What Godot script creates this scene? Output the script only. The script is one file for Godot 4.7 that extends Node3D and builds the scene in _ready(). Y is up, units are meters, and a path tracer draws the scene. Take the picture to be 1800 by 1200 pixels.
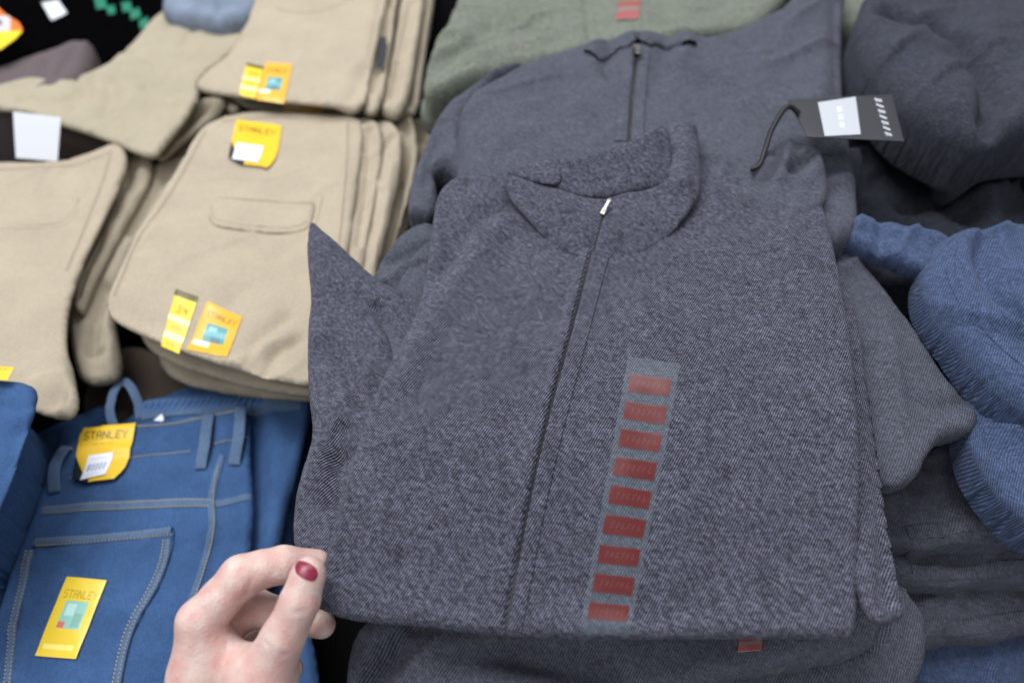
extends Node3D
# A clothing table in a store: folded jackets, work pants and jeans, and a hand lifting a jacket corner.
# Outlines are measured on the photograph and laid on real horizontal or tilted planes, each garment with its own height and thickness.

const F := 1285.0                       # focal length in photograph pixels
const CAM := Vector3(0, 0.78, 0)
const PITCH := 52.0
var cb: Basis                           # camera basis
var org := Vector3.ZERO                 # base of the thing being built
var M := {}
var used := {}

# ---------------------------------------------------------------- measuring
func ray(p: Vector2) -> Vector3:
	return cb * Vector3((p.x - 900.0) / F, -(p.y - 600.0) / F, -1.0)

func at_depth(px: float, py: float, d: float) -> Vector3:
	return CAM + ray(Vector2(px, py)) * d

# plane: [height, slope x, slope z, ref x, ref z]
func pl(h: float, a := 0.0, b := 0.0, ref := Vector2(900, 600)) -> Array:
	var d := ray(ref)
	var p := CAM + d * ((h - CAM.y) / d.y)
	return [h, a, b, p.x, p.z]

func ply(q: Array, x: float, z: float) -> float:
	return q[0] + q[1] * (x - q[3]) + q[2] * (z - q[4])

func on(p: Vector2, q: Array) -> Vector3:
	var d := ray(p)
	var k: float = (q[0] - q[1] * q[3] - q[2] * q[4] - CAM.y + q[1] * CAM.x + q[2] * CAM.z) / (d.y - q[1] * d.x - q[2] * d.z)
	return CAM + d * k

func V(a: Array) -> PackedVector2Array:
	var o := PackedVector2Array()
	for i in range(0, a.size(), 2):
		o.append(Vector2(a[i], a[i + 1]))
	return o

func chaikin(p: PackedVector2Array, closed: bool, times: int) -> PackedVector2Array:
	for t in times:
		var o := PackedVector2Array()
		var n := p.size()
		if not closed:
			o.append(p[0])
		for i in (n if closed else n - 1):
			var a := p[i]
			var b := p[(i + 1) % n]
			o.append(a.lerp(b, 0.22)); o.append(a.lerp(b, 0.78))
		if not closed:
			o.append(p[n - 1])
		p = o
	return p

# ---------------------------------------------------------------- things
func numbered(called: String) -> String:
	used[called] = used.get(called, -1) + 1
	return called if used[called] == 0 else "%s_%03d" % [called, used[called]]

func thing(called: String, label: String, category: String, where: Vector3, group := "") -> Node3D:
	var o := Node3D.new()
	o.name = numbered(called)
	add_child(o, true)
	o.position = where
	org = where
	o.set_meta("label", label); o.set_meta("category", category)
	if group: o.set_meta("group", group)
	return o

func put(mesh: Mesh, called: String, mat: Material, parent: Node, label := "") -> MeshInstance3D:
	var o := MeshInstance3D.new()
	o.name = called
	o.mesh = mesh
	o.material_override = mat
	o.cast_shadow = GeometryInstance3D.SHADOW_CASTING_SETTING_ON
	parent.add_child(o, true)
	if label: o.set_meta("label", label)
	return o

func commit(vs: PackedVector3Array, uvs: PackedVector2Array, idx: PackedInt32Array, flip := false) -> ArrayMesh:
	var at := PackedInt32Array(); at.resize(vs.size()); at.fill(-1)
	var cv := PackedVector3Array()
	var cu := PackedVector2Array()
	var mapped := uvs.size() == vs.size()
	for i in idx.size():
		var v := idx[i]
		if at[v] < 0:
			at[v] = cv.size()
			cv.append(vs[v])
			if mapped: cu.append(uvs[v])
		idx[i] = at[v]
	vs = cv; uvs = cu
	var ns := PackedVector3Array()
	ns.resize(vs.size())
	for t in range(0, idx.size(), 3):
		var a := idx[t]
		var b := idx[t + 1]
		var c := idx[t + 2]
		var n := (vs[c] - vs[a]).cross(vs[b] - vs[a])
		ns[a] += n; ns[b] += n; ns[c] += n
	for i in ns.size():
		ns[i] = ns[i].normalized() if ns[i].length_squared() > 1e-24 else Vector3.UP
	var ar := []
	ar.resize(Mesh.ARRAY_MAX)
	ar[Mesh.ARRAY_VERTEX] = vs; ar[Mesh.ARRAY_NORMAL] = ns; ar[Mesh.ARRAY_INDEX] = idx
	if uvs.size() == vs.size():
		ar[Mesh.ARRAY_TEX_UV] = uvs
		ar[Mesh.ARRAY_TEX_UV2] = uvs
	var m := ArrayMesh.new()
	m.add_surface_from_arrays(Mesh.PRIMITIVE_TRIANGLES, ar)
	return m

# ---------------------------------------------------------------- cloth
class Cloth:
	var q: Array
	var x0: float
	var z0: float
	var nx: int
	var nz: int
	var cell: float
	var h: PackedFloat32Array            # top height
	var node: MeshInstance3D
	func top(x: float, z: float) -> float:
		var fx := clampf((x - x0) / cell, 0.0, nx - 1.001)
		var fz := clampf((z - z0) / cell, 0.0, nz - 1.001)
		var i := int(fx)
		var j := int(fz)
		fx -= i; fz -= j
		var k := j * nx + i
		return lerpf(lerpf(h[k], h[k + 1], fx), lerpf(h[k + nx], h[k + nx + 1], fx), fz)

# a padded, folded layer of cloth: outline in photograph pixels on plane q (its top), thickness th, rounded rim, creases and ridges.
# features: ["g", w, d, [px...]] ridge (d > 0) or groove (d < 0) along a line; ["s", w, d, fall, [px...]] the left side of a line lies d higher
func cloth(called: String, parent: Node, mat: Material, outline: Array, q: Array, th: float, o := {}) -> Cloth:
	var cell: float = o.get("cell", 0.004)
	var r: float = minf(o.get("r", th * 0.5), th * 0.5)
	var amp: float = o.get("amp", 0.002)
	var pp := chaikin(V(outline), true, o.get("soft", 2))
	var poly := PackedVector2Array()
	for p in pp:
		var w := on(p, q)
		poly.append(Vector2(w.x, w.z))
	var lo := poly[0]
	var hi := poly[0]
	for p in poly:
		lo = lo.min(p); hi = hi.max(p)
	var R := maxf(r, cell * 2.0)
	var C := Cloth.new()
	C.q = q; C.cell = cell
	C.x0 = lo.x - cell * 1.5; C.z0 = lo.y - cell * 1.5
	C.nx = int((hi.x - lo.x) / cell) + 4; C.nz = int((hi.y - lo.y) / cell) + 4
	var nx := C.nx
	var nz := C.nz
	var n := nx * nz
	var dist := PackedFloat32Array(); dist.resize(n); dist.fill(R)
	var near := PackedVector2Array(); near.resize(n)
	var inside := PackedByteArray(); inside.resize(n)
	var np := poly.size()
	for s in np:
		var a := poly[s]
		var b := poly[(s + 1) % np]
		var i0 := maxi(0, int((minf(a.x, b.x) - R - C.x0) / cell))
		var i1 := mini(nx - 1, int((maxf(a.x, b.x) + R - C.x0) / cell) + 1)
		var j0 := maxi(0, int((minf(a.y, b.y) - R - C.z0) / cell))
		var j1 := mini(nz - 1, int((maxf(a.y, b.y) + R - C.z0) / cell) + 1)
		for j in range(j0, j1 + 1):
			for i in range(i0, i1 + 1):
				var p := Vector2(C.x0 + i * cell, C.z0 + j * cell)
				var c := Geometry2D.get_closest_point_to_segment(p, a, b)
				var d := c.distance_to(p)
				var k := j * nx + i
				if d < dist[k]:
					dist[k] = d; near[k] = c
	for j in nz:
		var z := C.z0 + j * cell
		var xs := PackedFloat32Array()
		for s in np:
			var a := poly[s]
			var b := poly[(s + 1) % np]
			if (a.y > z) != (b.y > z):
				xs.append(a.x + (z - a.y) / (b.y - a.y) * (b.x - a.x))
		xs.sort()
		for t in range(0, xs.size() - 1, 2):
			for i in range(maxi(0, ceili((xs[t] - C.x0) / cell)), mini(nx - 1, floori((xs[t + 1] - C.x0) / cell)) + 1):
				inside[j * nx + i] = 1
	# wrinkles
	var nz1 := FastNoiseLite.new()
	nz1.seed = o.get("seed", 7)
	nz1.noise_type = FastNoiseLite.TYPE_SIMPLEX_SMOOTH
	nz1.frequency = o.get("freq", 9.0)
	nz1.fractal_octaves = 3
	nz1.domain_warp_enabled = true
	nz1.domain_warp_amplitude = 0.03
	nz1.domain_warp_frequency = 9.0
	var st: Vector2 = o.get("stretch", Vector2(1, 1))
	var up := PackedFloat32Array(); up.resize(n)
	var both := PackedFloat32Array(); both.resize(n)
	for j in nz:
		for i in nx:
			var x := C.x0 + i * cell
			var z := C.z0 + j * cell
			up[j * nx + i] = amp * nz1.get_noise_2d(x * st.x, z * st.y) + 0.25 * amp * nz1.get_noise_2d(x * 4.0 + 7.0, z * 4.0)
	# crisp creases: thin ridges that come and go
	var ca: float = o.get("crease", 0.0)
	if ca > 0.0:
		var cf := FastNoiseLite.new()
		cf.seed = int(o.get("seed", 7)) + 500
		cf.noise_type = FastNoiseLite.TYPE_SIMPLEX
		cf.frequency = o.get("cfreq", 7.0)
		cf.fractal_octaves = 2
		var ang: float = o.get("cang", 0.6)
		var ks: float = o.get("cstretch", 0.45)
		for j in nz:
			for i in nx:
				var x := C.x0 + i * cell
				var z := C.z0 + j * cell
				var xr := x * cos(ang) + z * sin(ang)
				var zr := (z * cos(ang) - x * sin(ang)) * ks
				var rg := 1.0 - absf(cf.get_noise_2d(xr, zr)) * 2.2
				var mk := clampf(0.5 + 1.6 * cf.get_noise_2d(xr * 0.6 + 31.0, zr * 0.9 - 17.0), 0.0, 1.0)
				if rg > 0.0: up[j * nx + i] += ca * rg * rg * rg * mk
	var tmp := PackedFloat32Array(); tmp.resize(n)
	var sgn := PackedFloat32Array(); sgn.resize(n)
	for f in o.get("f", []):
		var stepy: bool = f[0] == "s"
		var w: float = f[1]
		var d: float = f[2]
		var fall: float = f[3] if stepy else w
		var line := PackedVector2Array()
		for p in chaikin(V(f[f.size() - 1]), false, 2):
			var wp := on(p, q)
			line.append(Vector2(wp.x, wp.z))
		var E := fall * 2.4
		tmp.fill(1e9)
		var bi0 := nx
		var bi1 := 0
		var bj0 := nz
		var bj1 := 0
		for s in line.size() - 1:
			var a := line[s]
			var b := line[s + 1]
			var i0 := maxi(0, int((minf(a.x, b.x) - E - C.x0) / cell))
			var i1 := mini(nx - 1, int((maxf(a.x, b.x) + E - C.x0) / cell) + 1)
			var j0 := maxi(0, int((minf(a.y, b.y) - E - C.z0) / cell))
			var j1 := mini(nz - 1, int((maxf(a.y, b.y) + E - C.z0) / cell) + 1)
			bi0 = mini(bi0, i0); bi1 = maxi(bi1, i1); bj0 = mini(bj0, j0); bj1 = maxi(bj1, j1)
			for j in range(j0, j1 + 1):
				for i in range(i0, i1 + 1):
					var p := Vector2(C.x0 + i * cell, C.z0 + j * cell)
					var dd := Geometry2D.get_closest_point_to_segment(p, a, b).distance_to(p)
					var k := j * nx + i
					if dd < tmp[k]:
						tmp[k] = dd
						sgn[k] = 1.0 if (b - a).cross(p - a) < 0.0 else -1.0
		for j in range(bj0, bj1 + 1):
			for i in range(bi0, bi1 + 1):
				var k := j * nx + i
				var dd := tmp[k]
				if dd > E: continue
				var v := 0.0
				if stepy:
					v = d * (0.5 + 0.5 * clampf(sgn[k] * dd / w, -1.0, 1.0)) * exp(-(dd / fall) * (dd / fall)) if sgn[k] > 0.0 else d * maxf(0.0, 0.5 - 0.5 * dd / w)
				else:
					v = d * exp(-(dd / w) * (dd / w))
				if w > 0.011 and not stepy: both[k] += v
				else: up[k] += v
	# surface
	C.h = PackedFloat32Array(); C.h.resize(n)
	var map := PackedInt32Array(); map.resize(n); map.fill(-1)
	var vs := PackedVector3Array()
	var uvs := PackedVector2Array()
	var lowv := PackedVector3Array()
	var idx := PackedInt32Array()
	var tile: float = o.get("tile", 0.16)
	var rot: float = o.get("rot", 0.55)
	var cr := cos(rot) / tile
	var sr := sin(rot) / tile
	var rim := PackedByteArray(); rim.resize(n)
	for j in nz:
		for i in nx:
			var k := j * nx + i
			var x := C.x0 + i * cell
			var z := C.z0 + j * cell
			var d := dist[k] if inside[k] else 0.0
			if not inside[k] and dist[k] < R:
				x = near[k].x; z = near[k].y
			var e := 1.0 - minf(d / r, 1.0)
			var drop := r * (1.0 - sqrt(maxf(0.0, 1.0 - e * e)))
			var fade := minf(1.0, 0.35 + d / r)
			var y := ply(q, x, z) + both[k] + up[k] * fade - drop
			C.h[k] = y
			if inside[k] or dist[k] < R:
				var yl := ply(q, x, z) + both[k] - th + drop
				if not inside[k]:
					yl = y
					rim[k] = 1
				map[k] = vs.size()
				vs.append(Vector3(x, y, z) - org)
				lowv.append(Vector3(x, minf(yl, y), z) - org)
				# cloth wraps round the rim without stretching
				var ex := r * (asin(minf(e, 1.0)) - e)
				var px := x
				var pz := z
				if ex > 0.0:
					var away := near[k] - Vector2(C.x0 + i * cell, C.z0 + j * cell)
					if not inside[k]: away = -away
					if away.length_squared() > 1e-12:
						away = away.normalized() * ex
						px += away.x; pz += away.y
				uvs.append(Vector2(px * cr + pz * sr, -px * sr + pz * cr))
	var nv := vs.size()
	vs.append_array(lowv)
	uvs.append_array(uvs.duplicate())
	for j in nz - 1:
		for i in nx - 1:
			var k := j * nx + i
			if inside[k] + inside[k + 1] + inside[k + nx] + inside[k + nx + 1] == 0: continue
			var a := map[k]
			var b := map[k + 1]
			var c := map[k + nx + 1]
			var d := map[k + nx]
			if a < 0 or b < 0 or c < 0 or d < 0: continue
			if (i + j) % 2 == 0:
				idx.append_array([a, b, c, a, c, d])
				idx.append_array([a + nv, c + nv, b + nv, a + nv, d + nv, c + nv])
			else:
				idx.append_array([a, b, d, b, c, d])
				idx.append_array([a + nv, d + nv, b + nv, b + nv, d + nv, c + nv])
	# rim vertices of the lower sheet are welded to the upper one
	var back := PackedInt32Array(); back.resize(nv * 2)
	for i in nv * 2: back[i] = i
	for k in n:
		if map[k] >= 0 and rim[k]: back[map[k] + nv] = map[k]
	for t in idx.size(): idx[t] = back[idx[t]]
	C.node = put(commit(vs, uvs, whole(idx, nv * 2)), called, mat, parent)
	if o.has("label"): C.node.set_meta("label", o.label)
	return C

# a garment folded several times: the top layer in full, the folds under it as thin layers whose edges do not quite line up
func folded(called: String, parent: Node, mat: Material, outline: Array, q: Array, th: float, n: int, o := {}) -> Cloth:
	var t1 := th / n
	var oo := o.duplicate()
	oo.r = minf(o.get("r", t1 * 0.45), t1 * 0.48)
	var top := cloth(called, parent, mat, outline, q, t1, oo)
	var mid := Vector2.ZERO
	var pts := V(outline)
	for p in pts: mid += p
	mid /= pts.size()
	var rn := RandomNumberGenerator.new()
	rn.seed = int(o.get("seed", 3)) * 31 + 5
	for k in range(1, n):
		var away := []
		var f: float = 1.0 + rn.randf_range(-0.022, 0.008) + o.get("spread", 0.0) * k
		for i in pts.size():
			var p := mid + (pts[i] - mid) * (f + rn.randf_range(-0.004, 0.004))
			away.append(p.x); away.append(p.y)
		var qk := q.duplicate()
		qk[0] -= t1 * k
		var fo := {"cell": 0.0045, "amp": 0.0015, "seed": 70 + k, "r": t1 * 0.46}
		if o.has("under"): fo.f = o.under
		cloth("fold", parent, mat, away, qk, t1 * 1.04, fo)
	return top

# only the main piece of a sheet: slivers cut off by the grid at a sharp corner are dropped
func whole(idx: PackedInt32Array, n: int) -> PackedInt32Array:
	var up := PackedInt32Array(); up.resize(n)
	for i in n: up[i] = i
	for t in range(0, idx.size(), 3):
		var r := [0, 0, 0]
		for k in 3:
			var v := idx[t + k]
			while up[v] != v:
				up[v] = up[up[v]]
				v = up[v]
			r[k] = v
		up[r[1]] = r[0]
		if r[2] != r[1]: up[r[2]] = r[0]
	var count := {}
	var best := -1
	var of := PackedInt32Array(); of.resize(idx.size() / 3)
	for t in of.size():
		var v := idx[t * 3]
		while up[v] != v: v = up[v]
		of[t] = v
		count[v] = count.get(v, 0) + 1
		if best < 0 or count[v] > count[best]: best = v
	if count.size() == 1: return idx
	var out := PackedInt32Array()
	for t in of.size():
		if of[t] == best: out.append_array([idx[t * 3], idx[t * 3 + 1], idx[t * 3 + 2]])
	return out

# a narrow band that follows the cloth under it: seams, loops, tapes. w in metres, lift is how proud it lies
func band(called: String, parent: Node, mat: Material, C: Cloth, px: Array, w: float, lift := 0.0015, arch := 0.0, uvk := 1.0 / 0.16) -> MeshInstance3D:
	var line := chaikin(V(px), false, 2)
	var pts: Array[Vector3] = []
	for p in line:
		pts.append(on(p, C.q))
	var fine: Array[Vector3] = []
	for i in pts.size() - 1:
		var steps := maxi(1, int(pts[i].distance_to(pts[i + 1]) / 0.004))
		for s in steps:
			fine.append(pts[i].lerp(pts[i + 1], float(s) / steps))
	fine.append(pts[pts.size() - 1])
	var vs := PackedVector3Array()
	var uvs := PackedVector2Array()
	var idx := PackedInt32Array()
	var prof := [[-0.5, -0.0025], [-0.5, 0.6], [-0.42, 1.0], [0.0, 1.12], [0.42, 1.0], [0.5, 0.6], [0.5, -0.0025]]
	var run := 0.0
	var n := fine.size()
	for i in n:
		var t := (fine[mini(i + 1, n - 1)] - fine[maxi(i - 1, 0)]).normalized()
		var side := Vector3(-t.z, 0, t.x).normalized()
		if i > 0: run += fine[i].distance_to(fine[i - 1])
		var s := float(i) / maxf(1.0, n - 1)
		for k in prof.size():
			var f: Array = prof[k]
			var p: Vector3 = fine[i] + side * (float(f[0]) * w)
			var y := C.top(p.x, p.z)
			if arch > 0.0: y = C.top(fine[i].x, fine[i].z)
			y += arch * 4.0 * s * (1.0 - s)
			p.y = y + (f[1] * lift if f[1] > 0 else -0.0025 + (arch * 4.0 * s * (1.0 - s) * -0.0))
			if arch > 0.0 and f[1] <= 0: p.y = y + lift * 0.3
			vs.append(p - org)
			uvs.append(Vector2(p.x * cos(0.55) + p.z * sin(0.55), p.z * cos(0.55) - p.x * sin(0.55)) * uvk)
		if i > 0:
			var m := prof.size()
			for k in m - 1:
				var a := (i - 1) * m + k
				idx.append_array([a, a + 1, a + m, a + 1, a + m + 1, a + m])
	return put(commit(vs, uvs, idx), called, mat, parent)

# a line of thread stitches lying on the cloth, joined into one part
func stitches(called: String, parent: Node, mat: Material, C: Cloth, lines: Array, lift := 0.0012, pitch := 0.0033, w := 0.0009) -> void:
	var vs := PackedVector3Array()
	var idx := PackedInt32Array()
	for px in lines:
		var line := chaikin(V(px), false, 2)
		var run := pitch
		for i in line.size() - 1:
			var a := on(line[i], C.q)
			var b := on(line[i + 1], C.q)
			var L := a.distance_to(b)
			var t := (b - a).normalized()
			var side := Vector3(-t.z, 0, t.x).normalized() * w * 0.5
			var s := pitch - run
			while s < L:
				var e0 := a + t * s
				var e1 := a + t * (s + pitch * 0.68)
				var k := vs.size()
				for e in [e0, e0.lerp(e1, 0.5), e1]:
					var hgt := C.top(e.x, e.z) + (lift if e != e0 and e != e1 else lift * 0.5)
					vs.append(Vector3(e.x - side.x, hgt - 0.0012, e.z - side.z) - org)
					vs.append(Vector3(e.x, hgt + 0.0004, e.z) - org)
					vs.append(Vector3(e.x + side.x, hgt - 0.0012, e.z + side.z) - org)
				for g in 2:
					var m := k + g * 3
					idx.append_array([m, m + 1, m + 3, m + 1, m + 4, m + 3, m + 1, m + 2, m + 4, m + 2, m + 5, m + 4])
				s += pitch
			run = L - (s - pitch)
	if vs.size():
		var o := put(commit(vs, PackedVector2Array(), idx), called, mat, parent)
		o.set_meta("kind", "stuff")

# a card or sticker: four corners (photograph pixels: top left, top right, bottom right, bottom left) following cloth C or lying on plane q
func card(called: String, parent: Node, mat: Material, corners: Array, q: Array, o := {}) -> MeshInstance3D:
	var c := V(corners)
	var nu: int = o.get("nu", 10)
	var nv: int = o.get("nv", 14)
	var lift: float = o.get("lift", 0.0012)
	var th: float = o.get("th", 0.0006)
	var C: Cloth = o.get("on", null)
	var curl: float = o.get("curl", 0.0)
	var shape: PackedVector2Array = o.get("shape", PackedVector2Array())
	var vs := PackedVector3Array()
	var uvs := PackedVector2Array()
	var idx := PackedInt32Array()
	for lay in 2:
		for j in nv + 1:
			for i in nu + 1:
				var u := float(i) / nu
				var v := float(j) / nv
				var cu := u
				if shape.size():      # left and right limits per row, v -> [l, r]
					var row := v * (shape.size() - 1)
					var s0 := shape[int(row)]
					var s1 := shape[mini(int(row) + 1, shape.size() - 1)]
					var lim := s0.lerp(s1, row - int(row))
					cu = lerpf(lim.x, lim.y, u)
				var p2 := c[0].lerp(c[1], cu).lerp(c[3].lerp(c[2], cu), v)
				var p := on(p2, q)
				if C: p.y = maxf(C.top(p.x, p.z), ply(q, p.x, p.z) - o.get("give", 0.004))
				p.y += lift + curl * (v - 0.3) * (v - 0.3) * 2.0 - (th if lay else 0.0)
				vs.append(p - org)
				uvs.append(Vector2(cu, v))
	var W := nu + 1
	var N := W * (nv + 1)
	for j in nv:
		for i in nu:
			var a := j * W + i
			idx.append_array([a, a + 1, a + W + 1, a, a + W + 1, a + W])
			idx.append_array([a + N, a + N + W + 1, a + N + 1, a + N, a + N + W, a + N + W + 1])
	for i in nu:
		for a in [[i, i + 1], [nv * W + i + 1, nv * W + i]]:
			idx.append_array([a[0], a[0] + N, a[1] + N, a[0], a[1] + N, a[1]])
	for j in nv:
		for a in [[(j + 1) * W, j * W], [j * W + nu, (j + 1) * W + nu]]:
			idx.append_array([a[0], a[0] + N, a[1] + N, a[0], a[1] + N, a[1]])
	return put(commit(vs, uvs, idx), called, mat, parent)

# a round cord through points
func cord(called: String, parent: Node, mat: Material, pts: Array, rad: float) -> MeshInstance3D:
	var cv := Curve3D.new()
	cv.bake_interval = 0.002
	for i in pts.size():
		var t: Vector3 = (pts[mini(i + 1, pts.size() - 1)] - pts[maxi(i - 1, 0)]) / 6.0
		cv.add_point(pts[i], -t, t)
	var L := cv.get_baked_length()
	var n := maxi(4, int(L / 0.004))
	var vs := PackedVector3Array()
	var idx := PackedInt32Array()
	for i in n + 1:
		var p := cv.sample_baked(L * i / n)
		var t := (cv.sample_baked(minf(L, L * i / n + 0.001)) - cv.sample_baked(maxf(0, L * i / n - 0.001))).normalized()
		var s := t.cross(Vector3(0.3, 1, 0.2)).normalized()
		var b := s.cross(t)
		for k in 8:
			vs.append(p + (s * cos(TAU * k / 8) + b * sin(TAU * k / 8)) * rad - org)
		if i > 0:
			for k in 8:
				var a := (i - 1) * 8 + k
				var c := (i - 1) * 8 + (k + 1) % 8
				idx.append_array([a, a + 8, c, c, a + 8, c + 8])
	return put(commit(vs, PackedVector2Array(), idx), called, mat, parent)

# ---------------------------------------------------------------- textures
var rng := RandomNumberGenerator.new()

func rand_image(w: int, h: int, lo: float, hi: float, tint := 0.0) -> Image:
	var im := Image.create(w, h, false, Image.FORMAT_RGBA8)
	for y in h:
		for x in w:
			var v := lerpf(lo, hi, rng.randf())
			im.set_pixel(x, y, Color(v + tint * rng.randf_range(-1, 1), v, v + tint * rng.randf_range(-1, 1), 1))
	return im

func over(base: Image, top: Image, a: float) -> void:
	var t: Image = top.duplicate()
	var d := t.get_data()
	var v := int(a * 255)
	for i in range(3, d.size(), 4): d[i] = v
	t.set_data(t.get_width(), t.get_height(), false, Image.FORMAT_RGBA8, d)
	base.blend_rect(t, Rect2i(0, 0, t.get_width(), t.get_height()), Vector2i.ZERO)

# ribbed fleece: stripes along v, each stripe broken into light and dark heathered runs
func twill(size: int, ribs: int, runs: int, lo: float, hi: float, groove: float, fleck: float) -> Array:
	var im := rand_image(ribs, runs, lo, hi, 0.03)
	im.resize(size, size, Image.INTERPOLATE_CUBIC)
	var mid := rand_image(int(ribs / 2.5), int(runs / 1.6), lo, hi, 0.03)
	mid.resize(size, size, Image.INTERPOLATE_CUBIC)
	over(im, mid, 0.30)
	var fine := rand_image(size / 2, size / 5, 0.0, 1.0)
	fine.resize(size, size, Image.INTERPOLATE_BILINEAR)
	over(im, fine, fleck)
	var row := Image.create(size, size, false, Image.FORMAT_RGBA8)
	var hgt := Image.create(size, size, false, Image.FORMAT_L8)
	for x in size:
		var s := 0.5 + 0.5 * cos(TAU * x * ribs / float(size))
		var g := pow(1.0 - s, 1.5) * groove
		row.fill_rect(Rect2i(x, 0, 1, size), Color(0.02, 0.02, 0.03, g))
		hgt.fill_rect(Rect2i(x, 0, 1, size), Color(s, s, s))
	im.blend_rect(row, Rect2i(0, 0, size, size), Vector2i.ZERO)
	return [ImageTexture.create_from_image(im), ImageTexture.create_from_image(hgt)]

var wear := []
func make_wear() -> void:
	for k in 2:
		var nt := FastNoiseLite.new()
		nt.seed = 77 + k; nt.frequency = 0.022; nt.fractal_octaves = 5; nt.fractal_gain = 0.6
		var im := Image.create(256, 256, false, Image.FORMAT_RGBA8)
		for y in 256:
			for x in 256:
				var v: float = nt.get_noise_2d(x, y) * (0.14 if k == 0 else 0.045)
				im.set_pixel(x, y, Color(0.93 + v, 0.93 + v * 0.95, 0.93 + v * 0.9))
		wear.append(ImageTexture.create_from_image(im))

func fabric(c: Color, tex: Array, bump: float, rim := 0.0, rough := 0.95, uneven := 0.0) -> StandardMaterial3D:
	var m := StandardMaterial3D.new()
	m.albedo_color = c
	m.roughness = rough
	m.metallic_specular = 0.25
	m.albedo_texture = tex[0]
	m.heightmap_enabled = true
	m.heightmap_texture = tex[1]
	m.heightmap_scale = bump
	# dye and wear are never quite even
	m.detail_enabled = true
	m.detail_blend_mode = BaseMaterial3D.BLEND_MODE_MUL
	m.detail_uv_layer = BaseMaterial3D.DETAIL_UV_2
	m.uv2_scale = Vector3(0.31, 0.31, 0.31)
	m.detail_albedo = wear[0 if uneven > 0.1 else 1]
	if rim > 0.0:
		m.rim_enabled = true; m.rim = rim; m.rim_tint = 0.6
	return m

func plainmat(c: Color, rough := 0.6, metal := 0.0) -> StandardMaterial3D:
	var m := StandardMaterial3D.new()
	m.albedo_color = c; m.roughness = rough; m.metallic = metal
	return m

const GLYPH := {
	"S": ["01111", "10000", "10000", "01110", "00001", "00001", "11110"], "T": ["11111", "00100", "00100", "00100", "00100", "00100", "00100"],
	"A": ["01110", "10001", "10001", "11111", "10001", "10001", "10001"], "N": ["10001", "11001", "11001", "10101", "10011", "10011", "10001"],
	"L": ["10000", "10000", "10000", "10000", "10000", "10000", "11111"], "E": ["11111", "10000", "10000", "11110", "10000", "10000", "11111"],
	"Y": ["10001", "10001", "01010", "00100", "00100", "00100", "00100"], "3": ["11110", "00001", "00001", "01110", "00001", "00001", "11110"],
	"4": ["10010", "10010", "10010", "11111", "00010", "00010", "00010"], "1": ["00100", "01100", "00100", "00100", "00100", "00100", "01110"],
	"$": ["00100", "01111", "10100", "01110", "00101", "11110", "00100"], "9": ["01110", "10001", "10001", "01111", "00001", "00001", "01110"],
	"X": ["10001", "01010", "01010", "00100", "01010", "01010", "10001"], "V": ["10001", "10001", "10001", "01010", "01010", "00100", "00100"]}

func write(im: Image, s: String, x: int, y: int, k: int, c: Color, gap := 2, kx := 0) -> void:
	if kx == 0: kx = k
	for ch in s:
		if GLYPH.has(ch):
			for r in 7:
				for q in 5:
					if GLYPH[ch][r][q] == "1":
						im.fill_rect(Rect2i(x + q * kx, y + r * k, kx, k), c)
		x += (5 + gap) * kx

func printed(im: Image, rough := 0.45, alpha := false) -> StandardMaterial3D:
	var m := StandardMaterial3D.new()
	m.albedo_texture = ImageTexture.create_from_image(im)
	m.roughness = rough
	m.texture_repeat = false
	if alpha:
		m.transparency = BaseMaterial3D.TRANSPARENCY_ALPHA
	return m

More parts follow.
